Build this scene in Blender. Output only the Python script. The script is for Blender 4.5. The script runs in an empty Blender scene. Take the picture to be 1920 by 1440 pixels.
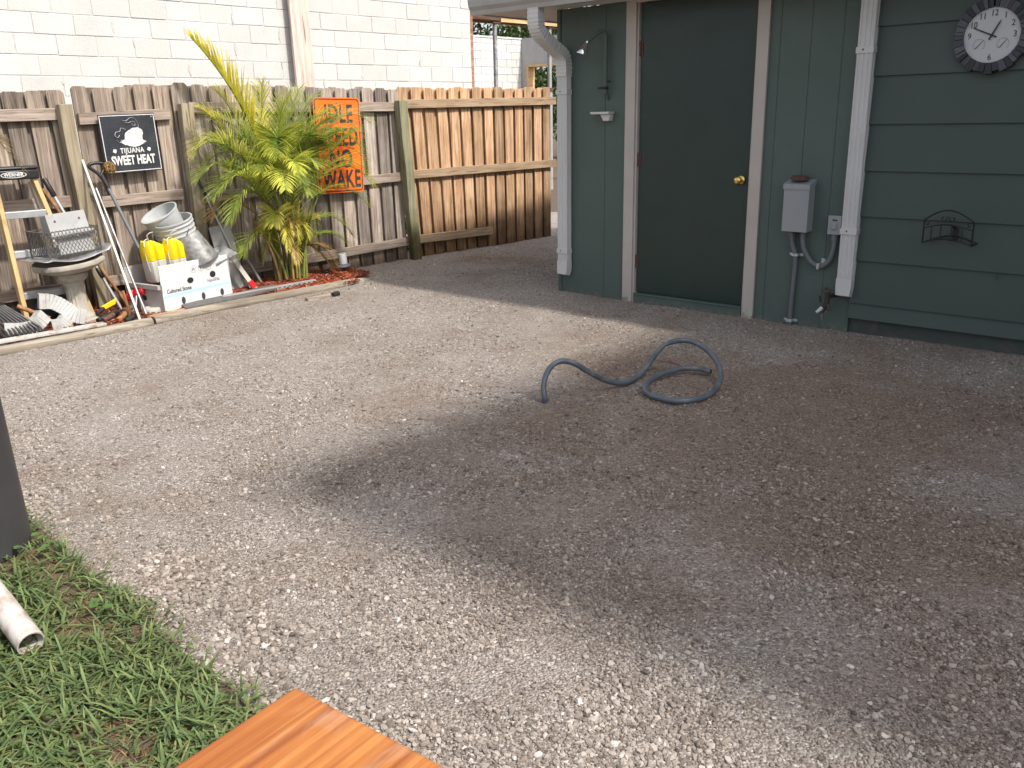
import bpy, math, random
import numpy as np
from mathutils import Vector, Matrix, Euler, noise
R = math.radians
rnd = random.Random(7)
rng = np.random.default_rng(11)
sc = bpy.context.scene
col = sc.collection

# ------------------------------------------------------------------ camera
PITCH, ROLL, F_PX = R(17.07), R(-1.25), 1630.0
cf = Vector((0, math.cos(PITCH), -math.sin(PITCH)))
cr = Vector((1, 0, 0)); cu = cr.cross(cf)
c_, s_ = math.cos(ROLL), math.sin(ROLL)
cr2 = c_ * cr + s_ * cu; cu2 = -s_ * cr + c_ * cu
cam = bpy.data.cameras.new('camera')
cam.sensor_width = 36; cam.sensor_fit = 'HORIZONTAL'; cam.lens = 36 * F_PX / 1920
cam.clip_start = 0.05; cam.clip_end = 600
cam_o = bpy.data.objects.new('camera', cam); col.objects.link(cam_o)
m = Matrix((cr2, cu2, -cf)).transposed().to_4x4(); m.translation = (0, 0, 1.45)
cam_o.matrix_world = m
sc.camera = cam_o

# ------------------------------------------------------------------ light
SUN_H = Vector((0.741, -0.52, 0)).normalized(); SUN_EL = R(50.0)
S = Vector((SUN_H.x * math.cos(SUN_EL), SUN_H.y * math.cos(SUN_EL), math.sin(SUN_EL)))
w = bpy.data.worlds.new('World'); sc.world = w; w.use_nodes = True
nt = w.node_tree
sky = nt.nodes.new('ShaderNodeTexSky'); sky.sky_type = 'NISHITA'; sky.sun_disc = False
sky.sun_elevation = SUN_EL; sky.sun_rotation = math.atan2(SUN_H.x, SUN_H.y)
sky.air_density = 1.0; sky.dust_density = 3.0; sky.ozone_density = 1.0
bg = nt.nodes['Background']; bg.inputs['Strength'].default_value = 0.145
hs = nt.nodes.new('ShaderNodeHueSaturation'); hs.inputs['Saturation'].default_value = 0.42     # thin bright haze over the whole sky
nt.links.new(sky.outputs[0], hs.inputs['Color']); nt.links.new(hs.outputs[0], bg.inputs[0])
sl = bpy.data.lights.new('sun', 'SUN'); sl.energy = 2.9; sl.angle = R(3.0); sl.color = (1.0, 0.935, 0.85)
so = bpy.data.objects.new('sun', sl); col.objects.link(so)
so.rotation_euler = (-S).to_track_quat('-Z', 'Y').to_euler()
vs = sc.view_settings; vs.view_transform = 'Standard'; vs.look = 'None'; vs.gamma = 1.0; vs.use_curve_mapping = False
vs.exposure = 0.79
sc.cycles.max_bounces = 6

# ------------------------------------------------------------------ frames: fence (x along it, -y towards the yard) and house wall
P0 = Vector((-0.991, 9.512, 0)); CH = Vector((0.433, 7.427, 0))
TF = Matrix.Translation(P0) @ Matrix.Rotation(R(45.07), 4, 'Z')
TH = Matrix.Translation(CH) @ Matrix.Rotation(R(-41.39), 4, 'Z')
TW = Matrix.Identity(4)
FR = {'F': TF, 'H': TH, 'W': TW}

# ------------------------------------------------------------------ materials
class NT:
    def __init__(s, name):
        s.m = bpy.data.materials.new(name); s.m.use_nodes = True
        s.t = s.m.node_tree; s.b = s.t.nodes['Principled BSDF']; s.out = s.t.nodes['Material Output']
    def n(s, kind, **kw):
        nd = s.t.nodes.new('ShaderNode' + kind)
        for k, v in kw.items():
            if k in nd.inputs.keys(): s.put(v, nd.inputs[k])
            else: setattr(nd, k, v)
        return nd
    def put(s, v, sock):
        if isinstance(v, bpy.types.NodeSocket): s.t.links.new(v, sock)
        elif isinstance(v, bpy.types.Node): s.t.links.new(v.outputs[0], sock)
        else: sock.default_value = v
    def coord(s, which='Object', scale=(1, 1, 1)):
        tc = s.n('TexCoord'); mp = s.n('Mapping'); s.t.links.new(tc.outputs[which], mp.inputs['Vector'])
        mp.inputs['Scale'].default_value = scale
        return mp.outputs[0]
    def wpos(s, scale=(1, 1, 1)):
        g = s.n('NewGeometry'); mp = s.n('Mapping'); s.t.links.new(g.outputs['Position'], mp.inputs['Vector'])
        mp.inputs['Scale'].default_value = scale
        return mp.outputs[0]
    def noise(s, vec, scale, detail=4, rough=0.55, dist=0.0):
        nd = s.n('TexNoise'); s.put(vec, nd.inputs['Vector'])
        nd.inputs['Scale'].default_value = scale; nd.inputs['Detail'].default_value = detail
        nd.inputs['Roughness'].default_value = rough; nd.inputs['Distortion'].default_value = dist
        return nd.outputs[0]
    def ramp(s, fac, stops):
        nd = s.n('ValToRGB'); s.put(fac, nd.inputs[0])
        e = nd.color_ramp.elements
        while len(e) < len(stops): e.new(0.5)
        for i, (p, c) in enumerate(stops):
            e[i].position = p; e[i].color = (*c, 1) if len(c) == 3 else c
        return nd.outputs[0]
    def mix(s, fac, a, b, mode='MIX'):
        nd = s.n('Mix', data_type='RGBA', blend_type=mode)
        s.put(fac, nd.inputs[0])
        for v, i in ((a, 6), (b, 7)):
            if isinstance(v, tuple) and len(v) == 3: v = (*v, 1)
            s.put(v, nd.inputs[i])
        return nd.outputs[2]
    def math(s, op, a, b=0.0):
        nd = s.n('Math', operation=op); s.put(a, nd.inputs[0]); s.put(b, nd.inputs[1]); return nd.outputs[0]
    def island(s):
        return s.n('NewGeometry').outputs['Random Per Island']
    def bump(s, h, strength=0.3, dist=0.01):
        nd = s.n('Bump'); s.put(h, nd.inputs['Height'])
        nd.inputs['Strength'].default_value = strength; nd.inputs['Distance'].default_value = dist
        s.t.links.new(nd.outputs[0], s.b.inputs['Normal'])
    def base(s, c, rough=0.6, metal=0.0, spec=0.5):
        if isinstance(c, tuple): c = (*c, 1) if len(c) == 3 else c
        s.put(c, s.b.inputs['Base Color']); s.put(rough, s.b.inputs['Roughness'])
        s.b.inputs['Metallic'].default_value = metal; s.b.inputs['Specular IOR Level'].default_value = spec
        return s

def splashed(k, cc, mud, top=0.20):
    """dried mud thrown up by rain: a ragged band of spots along the foot of a wall"""
    g = k.n('NewGeometry'); sx = k.n('SeparateXYZ'); k.put(g.outputs['Position'], sx.inputs[0])
    n1 = k.noise(k.wpos(), 34, 3, 0.7); n2 = k.noise(k.wpos(), 5, 4, 0.6)
    f = k.math('SUBTRACT', k.math('ADD', k.math('MULTIPLY', n1, 0.9), k.math('MULTIPLY', n2, 0.7)), k.math('MULTIPLY', sx.outputs[2], 1.9 / top * 0.35))
    return k.mix(k.ramp(f, [(0.70, (0, 0, 0)), (0.86, (0.75, 0.75, 0.75))]), cc, mud)
def paint(name, c, rough=0.55, var=0.12, scale=6, bump=0.08, metal=0.0, dirt=None, dscale=3, dlo=0.52, dhi=0.72, splash=None):
    k = NT(name); v = k.coord()
    a = tuple(x * (1 - var) for x in c); b = tuple(min(1, x * (1 + var)) for x in c)
    cc = k.ramp(k.noise(v, scale, 5), [(0.3, a), (0.7, b)])
    if dirt:
        d = k.ramp(k.noise(v, dscale, 6, 0.65, 0.4), [(dlo, (0, 0, 0)), (dhi, (1, 1, 1))])
        cc = k.mix(d, cc, dirt)
    if splash: cc = splashed(k, cc, splash)
    k.base(cc, k.ramp(k.noise(v, scale * .7 + 1, 4, .6), [(.3, (rough - .09,) * 3), (.7, (rough + .09,) * 3)]), metal)
    if bump: k.bump(k.noise(v, scale * 14, 3), bump, 0.004)
    return k.m

def wood(name, dark, mid, light, axis='Z', grain=1.0, rough=0.8, island=0.5, foot_tone=None, bump=0.5, blotch=2.2):
    k = NT(name)
    sc1 = {'Z': (38, 38, 1.6), 'X': (1.6, 38, 38), 'Y': (38, 1.6, 38)}[axis]
    v = k.coord(); ir = k.island()
    off = k.n('CombineXYZ'); k.put(k.math('MULTIPLY', ir, 17.0), off.inputs[0]); k.put(k.math('MULTIPLY', ir, 9.0), off.inputs[2])
    add = k.n('VectorMath', operation='ADD'); k.put(v, add.inputs[0]); k.put(off.outputs[0], add.inputs[1])
    mp = k.n('Mapping'); k.put(add.outputs[0], mp.inputs[0]); mp.inputs['Scale'].default_value = tuple(x * grain for x in sc1)
    g1 = k.noise(mp.outputs[0], 1.0, 6, 0.62, 0.9)
    g2 = k.noise(add.outputs[0], blotch, 4, 0.6, 0.3)
    f = k.math('ADD', k.math('MULTIPLY', g1, 0.72), k.math('MULTIPLY', g2, 0.28))
    cc = k.ramp(f, [(0.33, dark), (0.49, mid), (0.63, light)])
    hv = k.ramp(ir, [(0.0, (1 - island * .55,) * 3), (0.5, (1, 0.985, 0.96)), (1.0, (1 + island * .28, 1 + island * .24, 1 + island * .2))])
    cc = k.mix(1.0, cc, hv, 'MULTIPLY')
    crack = k.ramp(k.noise(mp.outputs[0], 2.3, 3, 0.6), [(0.30, (0.25, 0.22, 0.19)), (0.42, (1, 1, 1))])
    cc = k.mix(0.85, cc, crack, 'MULTIPLY')
    if foot_tone:      # (colour, z0, z1) darker tone climbing from the ground with a ragged top
        g = k.n('NewGeometry'); sx = k.n('SeparateXYZ'); k.put(g.outputs['Position'], sx.inputs[0])
        zz = k.math('ADD', sx.outputs[2], k.math('MULTIPLY', k.math('SUBTRACT', k.noise(v, 6.0, 4, 0.6), 0.5), 0.55))
        st = k.ramp(zz, [(foot_tone[1], (1, 1, 1)), (foot_tone[2], (0, 0, 0))])
        cc = k.mix(st, cc, k.mix(1.0, cc, foot_tone[0], 'MULTIPLY'))
    k.base(cc, rough, 0, 0.25); k.bump(g1, bump, 0.004)
    return k.m

def leafmat(name, trans=0.35, rough=0.42, spec=0.4):
    k = NT(name); at = k.n('Attribute', attribute_name='col')
    v = k.coord()
    cc = k.mix(1.0, at.outputs['Color'], k.ramp(k.noise(v, 30, 2), [(0.3, (.78, .78, .78)), (0.7, (1.15, 1.15, 1.1))]), 'MULTIPLY')
    k.base(cc, rough, 0, spec)
    tr = k.n('BsdfTranslucent'); k.put(cc, tr.inputs[0])
    mx = k.n('MixShader'); mx.inputs[0].default_value = trans
    k.t.links.new(k.b.outputs[0], mx.inputs[1]); k.t.links.new(tr.outputs[0], mx.inputs[2])
    k.t.links.new(mx.outputs[0], k.out.inputs[0])
    return k.m

M = {}
M['green'] = paint('green_wall_paint', (0.070, 0.102, 0.090), 0.6, 0.06, 3, 0.12, dirt=(0.080, 0.112, 0.100), dscale=1.4, splash=(0.15, 0.135, 0.115))
M['door'] = paint('dark_green_door_paint', (0.0125, 0.031, 0.0265), 0.40, 0.14, 3, 0.06, dirt=(0.020, 0.034, 0.031), dscale=2.6, dlo=.5, dhi=.75, splash=(0.055, 0.05, 0.042))
M['skirt'] = paint('green_foundation_paint', (0.052, 0.066, 0.060), 0.75, 0.12, 8, 0.3, dirt=(0.12, 0.11, 0.09), dscale=5)
M['casing'] = paint('beige_casing_paint', (0.44, 0.40, 0.37), 0.55, 0.05, 5, 0.06, dirt=(0.38, 0.33, 0.29), dscale=2.5, dlo=.6, dhi=.85, splash=(0.20, 0.15, 0.115))
M['white'] = paint('white_paint', (0.55, 0.55, 0.545), 0.42, 0.04, 4, 0.03, dirt=(0.45, 0.44, 0.41), dscale=3, dlo=.55, dhi=.85)
M['elbow'] = paint('white_elbow_enamel', (0.46, 0.46, 0.45), 0.5, 0.08, 8, 0.03, dirt=(0.30, 0.29, 0.27), dscale=7)
M['gutter'] = paint('white_gutter_paint', (0.36, 0.36, 0.36), 0.4, 0.05, 3, 0.03, dirt=(0.26, 0.255, 0.245), dscale=2.2, dlo=.5, dhi=.85)
M['soffit'] = paint('soffit_paint', (0.55, 0.52, 0.49), 0.6, 0.05)
M['shingle'] = paint('roof_shingle', (0.12, 0.11, 0.10), 0.9, 0.3, 30, 0.6)
M['brown'] = paint('rusty_hinge', (0.10, 0.05, 0.035), 0.6, 0.4, 60, 0.3)
M['rust'] = paint('dark_corroded_brass', (0.035, 0.026, 0.021), 0.5, 0.4, 50, 0.3)
M['brass'] = NT('brass').base((0.75, 0.52, 0.16), 0.22, 1.0).m
M['chrome'] = NT('chrome').base((0.75, 0.77, 0.78), 0.12, 1.0).m
M['iron'] = paint('black_iron', (0.012, 0.012, 0.012), 0.5, 0.2, 30, 0.1)
M['greybox'] = paint('grey_enamel', (0.27, 0.285, 0.30), 0.45, 0.05, 5, 0.04)
M['conduit'] = paint('grey_conduit', (0.125, 0.135, 0.15), 0.5, 0.12, 20, 0.1)
M['hose'] = paint('blue_grey_conduit_hose', (0.088, 0.108, 0.134), 0.40, 0.18, 14, 0.1, dirt=(0.2, 0.19, 0.17), dscale=7, dlo=.50, dhi=.72)
M['dark'] = paint('dark_void', (0.012, 0.011, 0.010), 0.9, 0.2)
M['black'] = paint('black_plastic', (0.016, 0.016, 0.017), 0.45, 0.25, 12, 0.1, dirt=(0.09, 0.085, 0.08), dscale=6, dlo=.6, dhi=.85)
M['bin'] = paint('dark_grey_plastic', (0.045, 0.045, 0.048), 0.5, 0.12, 5, 0.05, dirt=(0.07, 0.068, 0.066), dscale=2.5, dlo=.55, dhi=.85)
M['alu'] = paint('brushed_aluminium', (0.50, 0.51, 0.52), 0.42, 0.12, 10, 0.05, metal=0.6)
M['galv'] = paint('galvanised_steel', (0.36, 0.37, 0.38), 0.5, 0.35, 18, 0.1, metal=0.6, dirt=(0.20, 0.18, 0.15), dscale=7)
M['sheet'] = paint('sheet_metal', (0.34, 0.34, 0.34), 0.55, 0.12, 6, 0.05, metal=0.15, dirt=(0.24, 0.235, 0.22), dscale=6)
M['wire'] = paint('dull_wire', (0.12, 0.11, 0.10), 0.55, 0.2, 20, 0.1, metal=0.5)
M['concrete'] = paint('birdbath_concrete', (0.36, 0.33, 0.28), 0.9, 0.18, 12, 0.5, dirt=(0.15, 0.13, 0.10), dscale=6)
M['bucket'] = paint('grey_bucket_plastic', (0.42, 0.435, 0.435), 0.5, 0.08, 6, 0.03, dirt=(0.28, 0.28, 0.27), dscale=5)
M['card'] = paint('grey_cardboard', (0.36, 0.33, 0.31), 0.85, 0.08, 5, 0.05)
M['cardwhite'] = paint('white_cardboard', (0.56, 0.56, 0.565), 0.7, 0.03, 5, 0.03, dirt=(0.55, 0.53, 0.50), dscale=4, dlo=.6, dhi=.9)
M['yellow'] = paint('yellow_plastic', (0.72, 0.53, 0.008), 0.4, 0.06, 6, 0.03)
M['buoywhite'] = paint('off_white_plastic', (0.50, 0.485, 0.44), 0.45, 0.06, 6, 0.03, dirt=(0.42, 0.38, 0.30), dscale=6)
M['red'] = paint('red_plastic', (0.62, 0.02, 0.03), 0.4, 0.1)
M['blueprint'] = paint('light_blue_print', (0.36, 0.58, 0.78), 0.7, 0.03)
M['ink'] = paint('dark_ink', (0.035, 0.033, 0.035), 0.7, 0.1)
M['greyink'] = paint('grey_ink', (0.25, 0.25, 0.26), 0.7, 0.1)
M['fibreglass'] = paint('tan_fibreglass', (0.48, 0.345, 0.155), 0.5, 0.12, 8, 0.05, dirt=(0.35, 0.25, 0.13), dscale=5)
M['orange'] = paint('orange_sign_face', (0.86, 0.155, 0.012), 0.5, 0.05, 4, 0.02, dirt=(0.74, 0.16, 0.03), dscale=2)
M['signblack'] = paint('black_tin_sign', (0.030, 0.034, 0.042), 0.42, 0.25, 9, 0.0)
M['signwhite'] = paint('white_sign_print', (0.66, 0.66, 0.65), 0.5, 0.1, 40)
M['twig'] = wood('twig', (0.09, 0.05, 0.02), (0.24, 0.14, 0.05), (0.36, 0.24, 0.10), 'X')
M['handle'] = wood('brown_handle', (0.12, 0.055, 0.025), (0.26, 0.13, 0.06), (0.40, 0.22, 0.11), 'Z', island=0.2)
M['plank'] = wood('raw_plank', (0.22, 0.11, 0.06), (0.42, 0.22, 0.12), (0.55, 0.32, 0.19), 'X', island=0.2)
M['fence_grey'] = wood('weathered_grey_boards', (0.120, 0.093, 0.074), (0.265, 0.215, 0.175), (0.44, 0.375, 0.32), island=0.85, foot_tone=((0.42, 0.36, 0.30), 0.02, 0.34))
M['fence_pale'] = wood('weathered_pale_boards', (0.15, 0.116, 0.093), (0.325, 0.275, 0.235), (0.53, 0.475, 0.43), island=0.85, foot_tone=((0.40, 0.33, 0.27), 0.02, 0.34))
M['fence_warm'] = wood('newer_brown_boards', (0.23, 0.128, 0.068), (0.46, 0.29, 0.17), (0.66, 0.46, 0.30), island=0.6, foot_tone=((0.30, 0.26, 0.22), 0.06, 0.60))
M['rail_grey'] = wood('weathered_grey_rail', (0.17, 0.125, 0.10), (0.33, 0.265, 0.22), (0.47, 0.40, 0.35), 'X')
M['rail_warm'] = wood('newer_brown_rail', (0.21, 0.14, 0.085), (0.37, 0.265, 0.17), (0.47, 0.36, 0.25), 'X')
M['post_grey'] = wood('weathered_post', (0.17, 0.135, 0.085), (0.30, 0.255, 0.175), (0.42, 0.37, 0.28), 'Z', grain=0.7)
M['post_green'] = wood('greenish_post', (0.13, 0.125, 0.07), (0.25, 0.245, 0.15), (0.35, 0.335, 0.23), 'Z', grain=0.7, foot_tone=((0.40, 0.33, 0.25), 0.1, 0.6))
M['pinkwood'] = wood('whitewashed_timber', (0.44, 0.34, 0.29), (0.62, 0.50, 0.44), (0.72, 0.61, 0.55), 'Z', grain=0.5, island=0.1, bump=0.2)
M['newwood'] = wood('new_lumber', (0.42, 0.25, 0.11), (0.62, 0.42, 0.22), (0.74, 0.55, 0.33), 'X', island=0.3)
M['redwood'] = wood('reddish_beam', (0.17, 0.09, 0.06), (0.30, 0.17, 0.12), (0.42, 0.27, 0.20), 'X', island=0.3)
M['timber'] = wood('landscape_timber', (0.13, 0.11, 0.085), (0.25, 0.215, 0.17), (0.36, 0.32, 0.265), 'X', grain=0.6, island=0.1, bump=0.35)
M['leaf'] = leafmat('palm_leaf', 0.45, .5, .3); M['leaf2'] = leafmat('tree_leaf', 0.3); M['grass'] = leafmat('grass_blade', 0.25, 0.6, 0.2)
M['stem'] = leafmat('palm_stem', 0.0)
M['bark'] = wood('bark', (0.05, 0.04, 0.03), (0.11, 0.09, 0.07), (0.18, 0.15, 0.12), 'Z', grain=0.4)
M['soil'] = paint('dark_soil', (0.10, 0.072, 0.05), 0.95, 0.4, 25, 0.8)
M['blackleaf'] = M['dark']

def mulch():
    k = NT('red_mulch'); ir = k.island()
    k.base(k.ramp(ir, [(0, (0.07, 0.018, 0.010)), (0.4, (0.20, 0.045, 0.022)), (0.8, (0.34, 0.085, 0.04)), (1, (0.42, 0.19, 0.11))]), 0.85, 0, 0.2)
    return k.m
M['mulch'] = mulch()

def frosted():
    k = NT('frosted_lamp_shade'); k.base((0.82, 0.84, 0.86), 0.35); k.b.inputs['Transmission Weight'].default_value = 0.15
    return k.m
M['frost'] = frosted()

def block_mat(name, tint, glare=1.0):
    k = NT(name); v = k.coord(); ir = k.island()
    n1 = k.noise(v, 1.7, 5, 0.65, 0.4); n2 = k.noise(v, 60, 4, 0.6)
    cc = k.ramp(n1, [(0.25, tuple(x * .91 for x in tint)), (0.5, tint), (0.75, tuple(min(.9, x * 1.07) for x in tint))])
    cc = k.mix(1.0, cc, k.ramp(ir, [(0, (.95, .94, .92)), (.5, (.99, .985, .98)), (1, (1.02, 1.02, 1.02))]), 'MULTIPLY')
    cc = k.mix(1.0, cc, k.ramp(n2, [(.3, (.94, .94, .94)), (.6, (1.02, 1.02, 1.02))]), 'MULTIPLY')
    k.base(cc, 0.9, 0, 0.2); k.bump(n2, 0.5, 0.006)
    return k.m
M['block'] = block_mat('painted_block', (0.525, 0.52, 0.505))
M['blockfar'] = block_mat('far_block', (0.58, 0.577, 0.565))
M['mortar'] = paint('grey_mortar', (0.47, 0.465, 0.455), 0.95, 0.15, 20, 0.4)
M['mortarlight'] = paint('pale_mortar', (0.60, 0.59, 0.565), 0.95, 0.15, 20, 0.4)
M['stucco'] = paint('grey_stucco', (0.40, 0.40, 0.39), 0.95, 0.08, 5, 0.3)

def table_mat():
    k = NT('orange_stained_wood'); v = k.coord()
    mp = k.n('Mapping'); k.put(v, mp.inputs[0]); mp.inputs['Scale'].default_value = (1.0, 78, 78)
    rings = k.noise(mp.outputs[0], 1.0, 3, 0.5, 0.35)
    mp3 = k.n('Mapping'); k.put(v, mp3.inputs[0]); mp3.inputs['Scale'].default_value = (5.0, 260, 260)
    fine = k.noise(mp3.outputs[0], 1.0, 4, 0.6, 0.2)
    f = k.math('ADD', k.math('MULTIPLY', rings, 0.75), k.math('MULTIPLY', fine, 0.25))
    cc = k.ramp(f, [(0.32, (0.23, 0.066, 0.018)), (0.43, (0.345, 0.108, 0.026)), (0.53, (0.43, 0.152, 0.036)), (0.64, (0.51, 0.205, 0.058))])
    mp2 = k.n('Mapping'); k.put(v, mp2.inputs[0]); mp2.inputs['Scale'].default_value = (3.0, 9, 9)
    bl = k.ramp(k.noise(mp2.outputs[0], 1.0, 4, 0.55, 0.6), [(0.40, (0.80, 0.74, 0.72)), (0.62, (1.12, 1.25, 1.35))])
    cc = k.mix(1.0, cc, bl, 'MULTIPLY')
    worn = k.ramp(k.noise(mp2.outputs[0], 1.7, 5, 0.6, 0.4), [(0.52, (0, 0, 0)), (0.64, (1, 1, 1))])
    cc = k.mix(k.math('MULTIPLY', worn, 0.5), cc, (0.46, 0.33, 0.24))
    k.base(cc, 0.42, 0, 0.4); k.bump(f, 0.12, 0.003)
    return k.m
M['table'] = table_mat()

def patch(k):
    """brown patches and paler dusty stretches in the gravel, in metres on the ground"""
    v = k.wpos()
    a = k.noise(v, 0.62, 5, 0.6, 0.7); b = k.noise(v, 2.1, 4, 0.6, 0.5)
    f = k.math('ADD', k.math('MULTIPLY', a, 0.6), k.math('MULTIPLY', b, 0.4))
    c = k.ramp(f, [(0.34, (0.80, 0.70, 0.62)), (0.46, (0.96, 0.93, 0.90)), (0.62, (1.10, 1.09, 1.08))])
    # browner, darker ground: a ragged area in the middle of the yard and along the house
    d = k.n('VectorMath', operation='DISTANCE'); k.put(k.wpos(), d.inputs[0]); d.inputs[1].default_value = (1.3, 3.9, 0)
    dm = k.math('ADD', k.math('MULTIPLY', k.math('SUBTRACT', 2.5, d.outputs['Value']), 0.55), k.math('MULTIPLY', k.math('SUBTRACT', k.noise(v, 1.15, 5, 0.62, 0.6), 0.5), 3.4))
    dm = k.ramp(dm, [(0.1, (0, 0, 0)), (1.0, (1, 1, 1))])
    return k.mix(dm, c, (0.74, 0.635, 0.555))
def ground_mat():
    k = NT('gravel_ground'); v = k.wpos()
    vo = k.n('TexVoronoi', feature='F1'); k.put(v, vo.inputs['Vector']); vo.inputs['Scale'].default_value = 105; vo.inputs['Randomness'].default_value = 1
    vo2 = k.n('TexVoronoi', feature='F1'); k.put(v, vo2.inputs['Vector']); vo2.inputs['Scale'].default_value = 260
    sep = k.n('SeparateColor'); k.put(vo.outputs['Color'], sep.inputs[0])
    sep2 = k.n('SeparateColor'); k.put(vo2.outputs['Color'], sep2.inputs[0])
    c1 = k.ramp(sep.outputs[0], [(0.0, (0.135, 0.112, 0.096)), (0.35, (0.29, 0.254, 0.226)), (0.75, (0.42, 0.379, 0.344)), (0.90, (0.53, 0.49, 0.455)), (1.0, (0.74, 0.71, 0.68))])
    c2 = k.ramp(sep2.outputs[0], [(0.0, (0.14, 0.116, 0.099)), (0.5, (0.325, 0.288, 0.257)), (0.9, (0.45, 0.408, 0.372)), (1.0, (0.64, 0.61, 0.58))])
    fine = k.noise(v, 9, 5, 0.7)
    cc = k.mix(k.ramp(fine, [(0.40, (0, 0, 0)), (0.60, (1, 1, 1))]), c1, c2)
    dust = k.ramp(k.noise(v, 1.3, 6, 0.65, 0.5), [(0.50, (0, 0, 0)), (0.70, (1, 1, 1))])
    cc = k.mix(k.math('MULTIPLY', dust, 0.35), cc, (0.38, 0.345, 0.318))
    cc = k.mix(1.0, cc, patch(k), 'MULTIPLY')
    k.base(cc, 0.92, 0, 0.2)
    h = k.math('ADD', k.math('MULTIPLY', k.math('SUBTRACT', 1.0, vo.outputs['Distance']), 0.6), k.math('MULTIPLY', k.noise(v, 140, 3, 0.7), 0.6))
    k.bump(h, 1.0, 0.018)
    return k.m
M['ground'] = ground_mat()
def stone_mat():
    k = NT('gravel_stone'); at = k.n('Attribute', attribute_name='col', attribute_type='INSTANCER')
    cc = k.ramp(at.outputs['Fac'], [(0.0, (0.085, 0.071, 0.061)), (0.25, (0.185, 0.157, 0.136)), (0.52, (0.285, 0.249, 0.220)), (0.74, (0.375, 0.334, 0.300)), (0.90, (0.455, 0.413, 0.378)), (1.0, (0.58, 0.55, 0.52))])
    p = patch(k); cc = k.mix(0.8, cc, p, 'MULTIPLY')
    k.base(cc, 0.8, 0, 0.3)
    return k.m
M['stone'] = stone_mat()

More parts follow.
